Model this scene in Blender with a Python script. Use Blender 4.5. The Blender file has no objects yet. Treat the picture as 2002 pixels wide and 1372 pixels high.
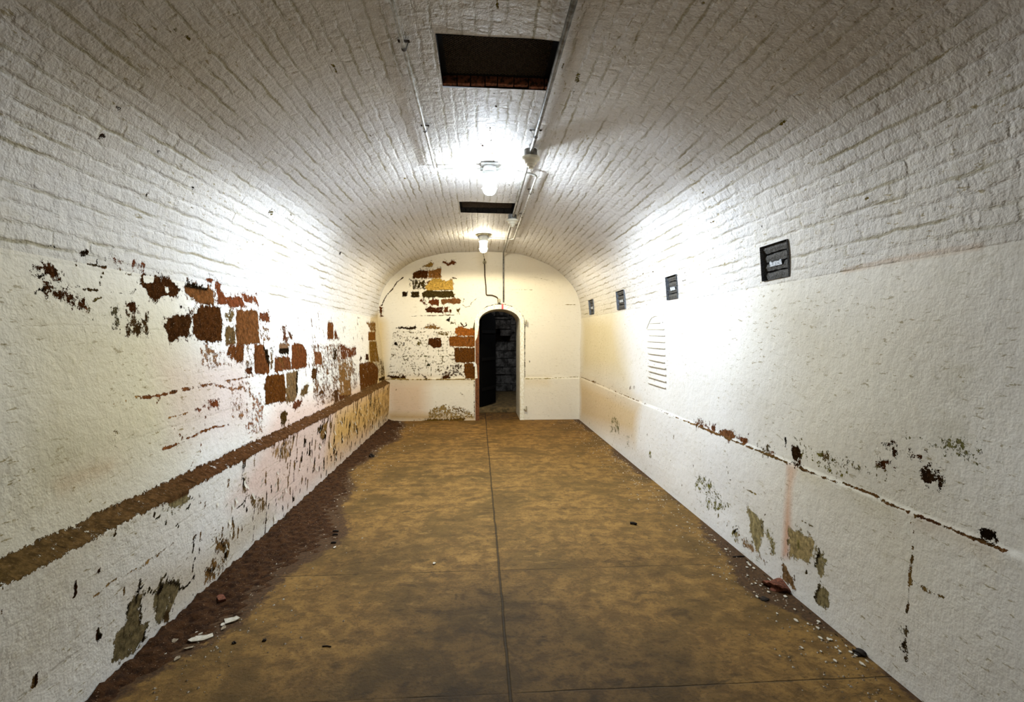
import bpy, bmesh, math, random
import numpy as np
from mathutils import Vector, Matrix

random.seed(7)
rng = np.random.default_rng(7)
SC = bpy.context.scene
COL = SC.collection
W, H, F = 2002, 1372, 1020.0
CAM = np.array([0.0, 0.0, 1.5])
YB = 9.38                                    # depth of the end wall

# ------------------------------------------------------------------ camera, world, exposure
cd = bpy.data.cameras.new('camera'); cam = bpy.data.objects.new('camera', cd); COL.objects.link(cam)
cd.sensor_width = 36.0; cd.lens = F / W * 36.0; cd.clip_start = 0.02
cam.location = CAM; cam.rotation_euler = (math.radians(90 - 1.57), 0, math.radians(-3.70))
SC.camera = cam
w = bpy.data.worlds.new('world'); SC.world = w; w.use_nodes = True
w.node_tree.nodes['Background'].inputs[0].default_value = (0.02, 0.022, 0.025, 1)
w.node_tree.nodes['Background'].inputs[1].default_value = 0.5
SC.view_settings.view_transform = 'Standard'; SC.view_settings.look = 'None'
SC.view_settings.gamma = 1.0; SC.view_settings.use_curve_mapping = False
SC.view_settings.exposure = 4.68
SC.cycles.max_bounces = 6; SC.cycles.diffuse_bounces = 5; SC.cycles.use_adaptive_sampling = True; SC.cycles.adaptive_threshold = .05
LAMP_NEAR = ((0.78, 0.885, 1.0), 17.5, 12.5)        # colour, strength of the lit glass jar, watts thrown downwards by the lamp
LAMP_FAR = ((1.0, 0.90, 0.68), 6.5, 5.5)

# ------------------------------------------------------------------ small helpers
def lin(c):
    f = lambda v: (v / 255.0) / 12.92 if v <= 10.3 else (((v / 255.0) + .055) / 1.055) ** 2.4
    return (f(c[0]), f(c[1]), f(c[2]), 1.0)
def tag(o, label=None, cat=None, group=None, kind=None):
    if label: o['label'] = label
    if cat: o['category'] = cat
    if group: o['group'] = group
    if kind: o['kind'] = kind
    return o
def mesh_obj(name, verts, faces, mat=None, parent=None, smooth=False):
    me = bpy.data.meshes.new(name); me.from_pydata([tuple(v) for v in verts], [], faces); me.validate()
    o = bpy.data.objects.new(name, me); COL.objects.link(o)
    if mat: me.materials.append(mat)
    if parent: o.parent = parent
    if smooth: me.polygons.foreach_set('use_smooth', [True] * len(me.polygons))
    return o
def empty(name, loc, label=None, cat=None, group=None):
    o = bpy.data.objects.new(name, None); COL.objects.link(o); o.location = loc; o.empty_display_size = .1
    return tag(o, label, cat, group)
class MB:
    def __init__(s): s.v = []; s.f = []
    def add(s, v, f):
        b = len(s.v); s.v += [tuple(p) for p in v]; s.f += [tuple(i + b for i in q) for q in f]; return s
    def box(s, c, d, rot=None, bev=0.0):
        bm = bmesh.new(); bmesh.ops.create_cube(bm, size=1.0)
        for v in bm.verts: v.co = Vector((v.co.x * d[0], v.co.y * d[1], v.co.z * d[2]))
        if bev: bmesh.ops.bevel(bm, geom=bm.edges[:], offset=bev, segments=2, affect='EDGES', profile=.6)
        if rot is not None: bmesh.ops.transform(bm, matrix=rot, verts=bm.verts)
        bm.verts.index_update()
        s.add([(v.co.x + c[0], v.co.y + c[1], v.co.z + c[2]) for v in bm.verts], [[v.index for v in f.verts] for f in bm.faces]); bm.free(); return s
    def lathe(s, prof, c=(0, 0, 0), seg=28, rot=None, closed=False):
        v = []; f = []
        for r, z in prof:
            for i in range(seg):
                a = 2 * math.pi * i / seg
                p = Vector((r * math.cos(a), r * math.sin(a), z))
                if rot is not None: p = rot @ p
                v.append((p.x + c[0], p.y + c[1], p.z + c[2]))
        for k in range(len(prof) - 1):
            for i in range(seg):
                j = (i + 1) % seg
                f.append((k * seg + i, k * seg + j, (k + 1) * seg + j, (k + 1) * seg + i))
        if closed: f.append(tuple(range(seg))[::-1]); f.append(tuple((len(prof) - 1) * seg + i for i in range(seg)))
        return s.add(v, f)
    def tube(s, pts, r, seg=10, fillet=0.0, cap=True):
        pts = [Vector(p) for p in pts]
        if fillet:
            q = [pts[0]]
            for a, b, c in zip(pts, pts[1:], pts[2:]):
                d1 = (a - b); d2 = (c - b)
                if d1.angle(d2) > 3.0: q.append(b); continue
                t = min(fillet, d1.length * .45, d2.length * .45)
                p0 = b + d1.normalized() * t; p2 = b + d2.normalized() * t
                for k in range(7):
                    u = k / 6; q.append(p0 * (1 - u) ** 2 + b * 2 * u * (1 - u) + p2 * u * u)
            pts = q + [pts[-1]]
        v = []; f = []; n = None
        for i, p in enumerate(pts):
            t = (pts[min(i + 1, len(pts) - 1)] - pts[max(i - 1, 0)]).normalized()
            if n is None: n = t.orthogonal().normalized()
            n = (n - t * n.dot(t)).normalized(); b = t.cross(n)
            for k in range(seg):
                a = 2 * math.pi * k / seg; q = p + (n * math.cos(a) + b * math.sin(a)) * r; v.append(tuple(q))
        for i in range(len(pts) - 1):
            for k in range(seg):
                j = (k + 1) % seg; f.append((i * seg + k, i * seg + j, (i + 1) * seg + j, (i + 1) * seg + k))
        if cap: f.append(tuple(range(seg))[::-1]); f.append(tuple((len(pts) - 1) * seg + k for k in range(seg)))
        return s.add(v, f)
    def build(s, name, mat=None, parent=None, smooth=False, auto=False):
        o = mesh_obj(name, s.v, s.f, mat, parent, smooth)
        if auto:
            bm = bmesh.new(); bm.from_mesh(o.data); bmesh.ops.recalc_face_normals(bm, faces=bm.faces)
            for e in bm.edges: e.smooth = len(e.link_faces) == 2 and e.calc_face_angle(0) < .6
            for f in bm.faces: f.smooth = True
            bm.to_mesh(o.data); bm.free()
        return o

# ------------------------------------------------------------------ the room's cross-section (x, z), one closed outline
XS_L, XS_R, ZS, ZTOP, NEXP = -1.775, 1.855, 1.83, 3.02, 2.4
XC = (XS_L + XS_R) / 2; HA = (XS_R - XS_L) / 2; HR = ZTOP - ZS
left = [(-1.60, 0.0), (-1.56, .687), (-1.64, .725), (XS_L, ZS)]
right = [(XS_R, ZS), (1.85, .757), (1.838, .749), (1.82, 0.0)]
arch = []
for k in range(161):
    a = math.pi * (1 - k / 160.0); c, s_ = math.cos(a), math.sin(a)
    arch.append((XC + HA * math.copysign(abs(c) ** (2 / NEXP), c), ZS + HR * abs(s_) ** (2 / NEXP)))
prof = np.array(left[:-1] + arch + right[1:])
PS = np.concatenate([[0], np.cumsum(np.hypot(*np.diff(prof, axis=0).T))])
S_LED0, S_LED1, S_SPL = PS[1], PS[2], PS[3]
S_SPR = PS[3 + 160]; S_RL1, S_RL0, S_END = PS[-3], PS[-2], PS[-1]
def prof_at(s): return np.interp(s, PS, prof[:, 0]), np.interp(s, PS, prof[:, 1])
def s_at_x(x):                                              # arc length of the vault at lateral x
    return float(np.interp(x, prof[3:164, 0], PS[3:164]))
def s_at_z_right(z): return float(np.interp(-z, -prof[84:, 1], PS[84:]))

RM = np.array(cam.rotation_euler.to_matrix())
def ray(px, py): return RM @ np.array([(px - W / 2) / F, -(py - H / 2) / F, -1.0])
def to_room(px, py):                                        # measured pixel -> (y, s) on walls and vault
    d = ray(px, py); dx, dz = d[0], d[2]; best = None
    A = prof[:-1] - np.array([0, 1.5]); B = prof[1:] - np.array([0, 1.5]); E = B - A
    den = dx * E[:, 1] - dz * E[:, 0]
    t = (A[:, 0] * E[:, 1] - A[:, 1] * E[:, 0]) / np.where(abs(den) < 1e-9, 1e-9, den)
    u = (A[:, 0] * dz - A[:, 1] * dx) / np.where(abs(den) < 1e-9, 1e-9, den)
    ok = (t > 0) & (u >= -1e-6) & (u <= 1 + 1e-6)
    if not ok.any():                                        # below the foot of a wall: clamp to the foot
        sgn = 0 if dx < 0 else len(prof) - 1; x = prof[sgn][0]; return (x / dx * d[1], PS[sgn])
    i = np.where(ok)[0][np.argmin(t[ok])]
    return (t[i] * d[1], PS[i] + u[i] * (PS[i + 1] - PS[i]))
def to_floor(px, py):
    d = ray(px, py); t = -1.5 / d[2]; return (d[0] * t, d[1] * t)
def to_back(px, py, Y=YB):
    d = ray(px, py); t = Y / d[1]; return (d[0] * t, 1.5 + d[2] * t)

# ------------------------------------------------------------------ marks (peeled stone, stains), measured on the photograph
CR = {'P': (0, 0, 1), 'A': (83, 480, 6.862), 'B': (300, 520, 6.862), 'C': (480, 620, 5.965), 'D': (740, 490, 9.145),
      'E': (740, 620, 9.145), 'F': (83, 460, 3.118), 'G': (83, 850, 3.015), 'H': (1340, 800, 2.717), 'I': (1340, 1020, 4.767),
      'J': (250, 1120, 6.458), 'K': (400, 540, 3.811), 'M': (560, 800, 2.705), 'N': (1500, 440, 2.983), 'O': (1100, 440, 2.982),
      'Q': (720, 470, 3.709), 'S': (83, 81, 2.864), 'T': (900, 560, 5.08)}
def cpx(c, p): x, y, k = CR[c]; return (x + p[0] / k, y + p[1] / k)
DK = (66, 38, 22); BR = (108, 66, 44); RB = (116, 64, 46); OL = (96, 78, 56); BK = (26, 18, 12); MV = (126, 96, 82)
# (crop, level, colour, points)   level > 1 never; 'h' = island of paint left inside a bare patch
ROOM_P = [
 ('A', .80, DK, [(-60, 260), (0, 280), (60, 320), (130, 290), (180, 330), (230, 380), (180, 410), (100, 420), (60, 360), (-60, 330)]),
 ('A', .9, BK, [(0, 370), (55, 400), (0, 415), (-40, 400)]), ('A', .9, BK, [(-60, 580), (30, 590), (25, 625), (-60, 640)]),
 ('A', .66, DK, [(60, 560), (130, 545), (180, 600), (280, 590), (380, 610), (480, 640), (520, 720), (560, 820), (500, 840), (440, 760), (360, 770), (300, 740), (200, 740), (170, 650), (90, 620)]),
 ('A', .95, DK, [(220, 610), (300, 620), (310, 690), (250, 690)]), ('A', .95, DK, [(345, 630), (430, 630), (440, 700), (350, 760)]),
 ('A', .50, (84, 76, 58), [(900, 830), (1040, 720), (1070, 1190), (920, 1200)]),
 ('A', .60, (70, 50, 32), [(1060, 690), (1130, 760), (1250, 740), (1260, 900), (1300, 1000), (1380, 900), (1440, 900), (1490, 1230), (1320, 1240), (1130, 1230), (1090, 1000)]),
 ('A', .95, (62, 34, 20), [(1150, 780), (1245, 760), (1250, 900), (1160, 880)]),
 ('A', 1, BK, [(525, 100), (600, 82), (602, 112), (540, 134)]), ('A', .9, BK, [(715, 190), (740, 195), (738, 220), (718, 218)]),
 ('A', .9, BK, [(840, 180), (860, 180), (855, 215), (842, 210)]), ('A', .85, RB, [(955, 180), (1020, 175), (1035, 230), (1000, 200)]),
 ('A', .85, RB, [(1200, 290), (1210, 240), (1260, 250), (1330, 240), (1325, 340), (1300, 290), (1240, 270)]),
 ('A', .46, (90, 82, 50), [(640, 850), (750, 850), (760, 980), (700, 1030), (640, 980)]), ('A', .44, (90, 82, 50), [(800, 900), (860, 910), (850, 1030), (810, 1010)]),
 ('A', .9, BK, [(690, 1160), (725, 1165), (735, 1195), (700, 1190)]), ('A', .6, RB, [(430, 350), (480, 360), (470, 410), (440, 400)]),
 ('P', 1, DK, [(272, 552), (279, 537), (299, 537), (325, 543), (344, 557), (351, 566), (344, 580), (330, 576), (316, 577), (304, 586), (291, 581), (284, 567)]),
 ('B', .95, (120, 78, 52), [(420, 240), (440, 215), (520, 235), (610, 270), (780, 310), (800, 420), (790, 520), (730, 520), (600, 500), (530, 430), (470, 400), (430, 310)]),
 ('B', .9, BK, [(420, 240), (440, 212), (520, 228), (610, 262), (720, 292), (600, 285), (500, 255)]),
 ('B', .85, RB, [(850, 500), (830, 460), (860, 400), (820, 260), (830, 215), (870, 215), (900, 330), (950, 400), (1050, 420), (1150, 400), (1180, 440), (1210, 510), (1180, 550), (1060, 550), (960, 520)]),
 ('B', .75, RB, [(1160, 350), (1240, 370), (1300, 400), (1360, 390), (1400, 450), (1410, 520), (1340, 490), (1280, 510), (1220, 480)]),
 ('B', 1, (64, 38, 22), [(215, 710), (330, 660), (490, 645), (500, 760), (480, 960), (400, 935), (350, 935), (260, 1010), (160, 800)]),
 ('B', 1, (72, 42, 24), [(545, 650), (600, 600), (600, 540), (720, 530), (880, 555), (905, 700), (895, 1000), (800, 1020), (700, 1010), (600, 980), (530, 890)]),
 ('B', 1, (112, 72, 48), [(1100, 580), (1230, 600), (1370, 590), (1400, 650), (1415, 1030), (1210, 1055), (1110, 1050), (1085, 900)]),
 ('B', .9, (104, 82, 60), [(960, 820), (1075, 820), (1090, 1060), (960, 1050), (940, 930)]),
 ('B', .8, (100, 58, 44), [(1430, 630), (1550, 620), (1560, 760), (1450, 740)]), ('B', .52, (120, 84, 64), [(1420, 760), (1560, 760), (1560, 1030), (1430, 1030)]),
 ('B', .95, (104, 62, 38), [(1000, 1070), (1210, 1065), (1210, 1230), (1180, 1300), (1120, 1290), (1050, 1240), (980, 1180)]),
 ('B', .8, RB, [(715, 190), (760, 150), (800, 180), (780, 220), (730, 215)]), ('B', .7, BK, [(355, 540), (410, 510), (420, 560), (380, 575)]),
 ('B', .47, (150, 104, 84), [(600, 1060), (960, 1100), (1000, 1300), (1200, 1372), (640, 1372)]), ('B', .5, (110, 90, 66), [(915, 560), (1090, 580), (1060, 800), (920, 760)]),
 ('B', .5, (90, 60, 36), [(245, 60), (320, 60), (310, 130), (280, 110)]), ('B', .6, BK, [(370, 330), (385, 400), (400, 500), (385, 480), (372, 400)]),
 ('C', 1, (104, 62, 40), [(100, 335), (200, 320), (230, 380), (270, 450), (275, 640), (200, 660), (115, 655)]),
 ('C', .9, BK, [(212, 360), (255, 380), (272, 560), (240, 480)]), ('C', .9, (84, 46, 30), [(20, 620), (60, 575), (90, 600), (90, 675), (25, 665)]),
 ('C', .95, (106, 64, 44), [(330, 470), (420, 460), (510, 465), (520, 600), (430, 625), (335, 640)]), ('C', .9, MV, [(375, 310), (490, 300), (500, 400), (380, 410)]),
 ('C', .9, BK, [(385, 385), (490, 380), (492, 425), (390, 432)]), ('C', .72, (92, 54, 40), [(410, 95), (470, 95), (460, 200), (500, 290), (400, 280), (430, 230)]),
 ('C', .72, (84, 50, 34), [(490, 150), (545, 200), (545, 270), (500, 240)]), ('C', 1, (108, 62, 40), [(525, 320), (600, 305), (660, 320), (710, 380), (710, 580), (600, 600), (530, 600)]),
 ('C', 1, (92, 54, 26), [(250, 690), (320, 675), (440, 665), (460, 760), (460, 980), (330, 1000), (235, 1020), (225, 800)]),
 ('C', .95, (122, 98, 78), [(470, 650), (600, 630), (605, 900), (560, 990), (470, 990)]), ('C', .9, BK, [(600, 640), (608, 640), (608, 920), (598, 900)]),
 ('C', .9, (104, 84, 62), [(640, 880), (700, 790), (735, 790), (720, 880), (660, 920)]), ('C', .95, (104, 62, 50), [(545, 1060), (560, 990), (620, 960), (660, 980), (640, 1030), (580, 1070)]),
 ('C', .95, (74, 54, 30), [(405, 1110), (450, 1090), (485, 1110), (480, 1200), (450, 1280), (405, 1240)]), ('C', .95, (112, 68, 44), [(955, 80), (1000, 50), (1025, 90), (1030, 260), (960, 260)]),
 ('C', .95, (104, 60, 40), [(1040, 160), (1060, 165), (1090, 250), (1045, 260)]), ('C', .6, (96, 60, 44), [(795, 310), (885, 310), (885, 390), (800, 390)]),
 ('C', .9, (126, 80, 58), [(800, 400), (880, 400), (895, 550), (805, 550)]), ('C', .85, (80, 52, 30), [(775, 600), (830, 590), (835, 700), (790, 730), (770, 700)]),
 ('C', .75, (110, 64, 44), [(1110, 310), (1200, 360), (1290, 350), (1290, 440), (1200, 470), (1110, 500)]), ('C', .75, (60, 44, 30), [(1025, 380), (1070, 370), (1070, 490), (1030, 510)]),
 ('C', .9, (74, 46, 32), [(1120, 600), (1165, 595), (1170, 720), (1225, 730), (1225, 830), (1150, 860), (1145, 740), (1115, 720)]),
 ('C', .95, (84, 56, 40), [(1040, 850), (1085, 850), (1085, 980), (1045, 1000)]), ('C', .9, (94, 54, 36), [(1090, 900), (1240, 830), (1240, 910), (1100, 980)]),
 ('C', .85, (80, 54, 40), [(850, 860), (915, 850), (910, 890), (860, 910)]), ('C', .85, (98, 60, 28), [(1325, 540), (1480, 510), (1551, 600), (1551, 800), (1350, 860), (1330, 700)]),
 ('C', .8, DK, [(1340, 450), (1365, 480), (1330, 510)]), ('C', .9, DK, [(1400, 425), (1430, 430), (1430, 500), (1400, 500)]),
 ('C', .9, (132, 86, 40), [(1430, 170), (1515, 170), (1520, 270), (1430, 270)]), ('C', .80, (130, 96, 44), [(1440, 280), (1530, 280), (1560, 520), (1450, 520)]),
 ('C', .74, (136, 98, 50), [(1410, 60), (1520, 60), (1520, 160), (1460, 160)]), ('C', .48, (120, 84, 60), [(760, 300), (1100, 300), (1300, 560), (1320, 820), (1040, 1000), (790, 1080), (770, 700)]),
 ('C', .62, (140, 104, 70), [(1090, 520), (1240, 500), (1240, 900), (1100, 900)]), ('C', .45, (160, 110, 90), [(0, 860), (210, 880), (220, 1372), (0, 1372)]),
 ('C', .45, (120, 90, 66), [(0, 330), (90, 330), (90, 640), (0, 700)]), ('C', .5, (110, 84, 62), [(270, 330), (330, 330), (330, 640), (280, 640)]),
 ('K', .5, (96, 74, 30), [(1270, 560), (1340, 640), (1340, 740), (1270, 760)]), ('K', .9, (60, 44, 22), [(1295, 760), (1340, 745), (1340, 775), (1300, 780)]),
 ('K', .55, BK, [(1095, 290), (1165, 300), (1165, 325), (1120, 305)]), ('K', .5, BK, [(1165, 430), (1185, 450), (1180, 490), (1168, 470)]),
 ('F', .85, RB, [(1005, 265), (1030, 258), (1045, 280), (1015, 290)]), ('F', .42, (150, 110, 88), [(980, 680), (1100, 690), (1090, 800), (1000, 860)]),
 ('F', .40, (150, 106, 80), [(1140, 880), (1290, 870), (1290, 1120), (1150, 1140)]), ('F', .8, RB, [(1010, 1045), (1050, 1005), (1075, 1025), (1060, 1045)]),
 ('F', .75, RB, [(930, 1045), (985, 1045), (960, 1075)]), ('F', .37, (130, 108, 66), [(420, 1150), (480, 1150), (470, 1340), (420, 1300)]),
 # lower left wall: paint hanging off grey render
 ('G', .95, (120, 108, 90), [(410, 1340), (440, 1180), (500, 1110), (505, 1010), (555, 940), (590, 935), (570, 1100), (620, 1130), (600, 1180), (540, 1290), (480, 1320)]),
 ('G', .9, (124, 112, 94), [(670, 890), (730, 862), (800, 872), (812, 915), (770, 1000), (730, 1100), (670, 1120), (650, 960)]),
 ('G', .85, (150, 138, 116), [(725, 350), (850, 322), (860, 400), (770, 430), (720, 400)]), ('G', .85, (122, 92, 62), [(1010, 580), (1050, 640), (1100, 640), (1090, 740), (1020, 640)]),
 ('G', .5, (130, 96, 60), [(980, 740), (1100, 700), (1060, 840), (930, 900)]), ('G', .85, (120, 100, 84), [(1180, 255), (1205, 270), (1200, 335), (1185, 320)]),
 ('G', .55, (120, 96, 66), [(1200, 340), (1310, 370), (1310, 470), (1230, 440)]), ('G', .85, (80, 62, 44), [(735, 1040), (720, 1090), (740, 1100), (745, 1070)]),
 ('K', .8, (140, 108, 70), [(850, 1120), (910, 1080), (905, 1200), (880, 1220), (845, 1160)]), ('K', .5, (176, 140, 112), [(500, 1280), (620, 1200), (700, 1150), (640, 1372), (500, 1372)]),
 # right wall
 ('H', .70, BR, [(40, 60), (90, 65), (95, 95), (60, 90)]), ('H', .85, RB, [(100, 80), (125, 85), (120, 108)]), ('H', .9, (110, 72, 58), [(135, 82), (160, 82), (162, 120), (140, 115)]),
 ('H', .95, (120, 82, 62), [(180, 118), (210, 105), (255, 115), (262, 155), (230, 157), (185, 140)]), ('H', .85, (110, 66, 44), [(290, 155), (330, 150), (332, 185), (300, 182)]),
 ('H', .68, (90, 76, 50), [(385, 190), (440, 215), (442, 238), (400, 222)]), ('H', .9, BR, [(452, 220), (472, 225), (465, 242)]), ('H', 1, (46, 30, 20), [(563, 205), (600, 198), (614, 250), (590, 264), (570, 252)]),
 ('H', 1, (50, 32, 24), [(548, 285), (605, 285), (608, 302), (570, 300)]), ('H', .9, BK, [(524, 145), (534, 150), (533, 210), (526, 200)]),
 ('H', .85, (56, 36, 24), [(1075, 205), (1120, 205), (1132, 240), (1112, 255), (1085, 225)]), ('H', .88, DK, [(1030, 265), (1080, 258), (1086, 290), (1050, 310), (1033, 295)]),
 ('H', .85, DK, [(1203, 245), (1252, 245), (1250, 272), (1220, 265)]), ('H', 1, (48, 32, 22), [(1238, 325), (1280, 288), (1300, 330), (1330, 340), (1332, 378), (1290, 382), (1258, 380)]),
 ('H', .9, (48, 32, 22), [(1335, 360), (1362, 352), (1357, 422), (1340, 410)]), ('H', .6, (80, 66, 44), [(1375, 370), (1395, 375), (1410, 435), (1395, 430)]), ('H', .9, BK, [(1560, 640), (1640, 640), (1640, 700), (1560, 680)]),
 ('H', .6, (84, 64, 34), [(740, 240), (765, 245), (760, 275), (742, 270)]), ('H', .6, RB, [(1020, 195), (1035, 215), (1028, 220)]),
 ('H', .9, (166, 154, 130), [(322, 508), (350, 540), (420, 600), (422, 640), (402, 720), (382, 768), (350, 660)]), ('H', .95, (172, 154, 126), [(555, 640), (600, 650), (682, 700), (684, 740), (650, 800), (556, 790)]),
 ('H', .9, (150, 138, 116), [(712, 750), (742, 800), (746, 870), (720, 892), (690, 830)]), ('H', .9, (140, 128, 106), [(688, 995), (710, 935), (757, 965), (762, 1058), (700, 1040)]),
 ('H', .85, (128, 100, 78), [(520, 808), (570, 900), (578, 965), (508, 890)]), ('H', .8, (158, 128, 108), [(303, 703), (350, 722), (385, 770), (432, 812), (318, 728)]),
 ('H', .75, (160, 148, 118), [(250, 650), (276, 633), (276, 692)]), ('H', .75, (166, 156, 128), [(430, 645), (450, 660), (482, 720), (470, 772), (440, 700)]), ('H', .7, (120, 110, 96), [(1165, 1195), (1145, 1260), (1160, 1310), (1172, 1270)]),
 ('H', .40, (130, 120, 60), [(540, 80), (900, 320), (850, 400), (600, 250)]), ('H', .43, (104, 94, 56), [(700, 190), (1100, 330), (1090, 400), (740, 290)]),
 ('H', .40, (130, 126, 70), [(40, 340), (130, 350), (250, 540), (60, 540)]), ('H', .42, (120, 116, 84), [(1050, 100), (1573, 140), (1573, 330), (1300, 230)]),
 ('O', .42, (120, 118, 74), [(285, 1110), (310, 1115), (335, 1150), (338, 1230), (300, 1210), (268, 1222), (275, 1160)]), ('O', .42, (120, 118, 74), [(345, 1220), (400, 1220), (392, 1270), (400, 1300), (360, 1300), (375, 1250)]), ('O', .46, (130, 126, 70), [(505, 1270), (525, 1330), (520, 1372), (505, 1372)]),
 ('O', .8, BR, [(175, 905), (192, 908), (190, 922), (178, 918)]), ('O', .5, BR, [(390, 940), (432, 935), (430, 965), (395, 960)]),
 # dark pits in the vault
 ('S', 1, BK, [(318, 527), (343, 526), (338, 537), (322, 536)]), ('S', 1, BK, [(641, 612), (653, 610), (650, 622)]), ('S', 1, BK, [(826, 802), (846, 808), (840, 818), (830, 808)]),
 ('S', 1, BK, [(567, 850), (580, 844), (576, 855)]), ('S', 1, BK, [(417, 364), (430, 366), (424, 373)]), ('S', .9, (96, 84, 40), [(1278, 955), (1292, 955), (1290, 978), (1283, 972)]),
 ('S', .9, BK, [(1658, 1180), (1674, 1178), (1668, 1195)]), ('S', .9, BK, [(22, 1150), (45, 1146), (40, 1156)]), ('S', .9, BK, [(60, 1146), (82, 1144), (76, 1153)]),
 ('N', .9, BK, [(-40, 0), (-30, 0), (-32, 6)]),
]
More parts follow.
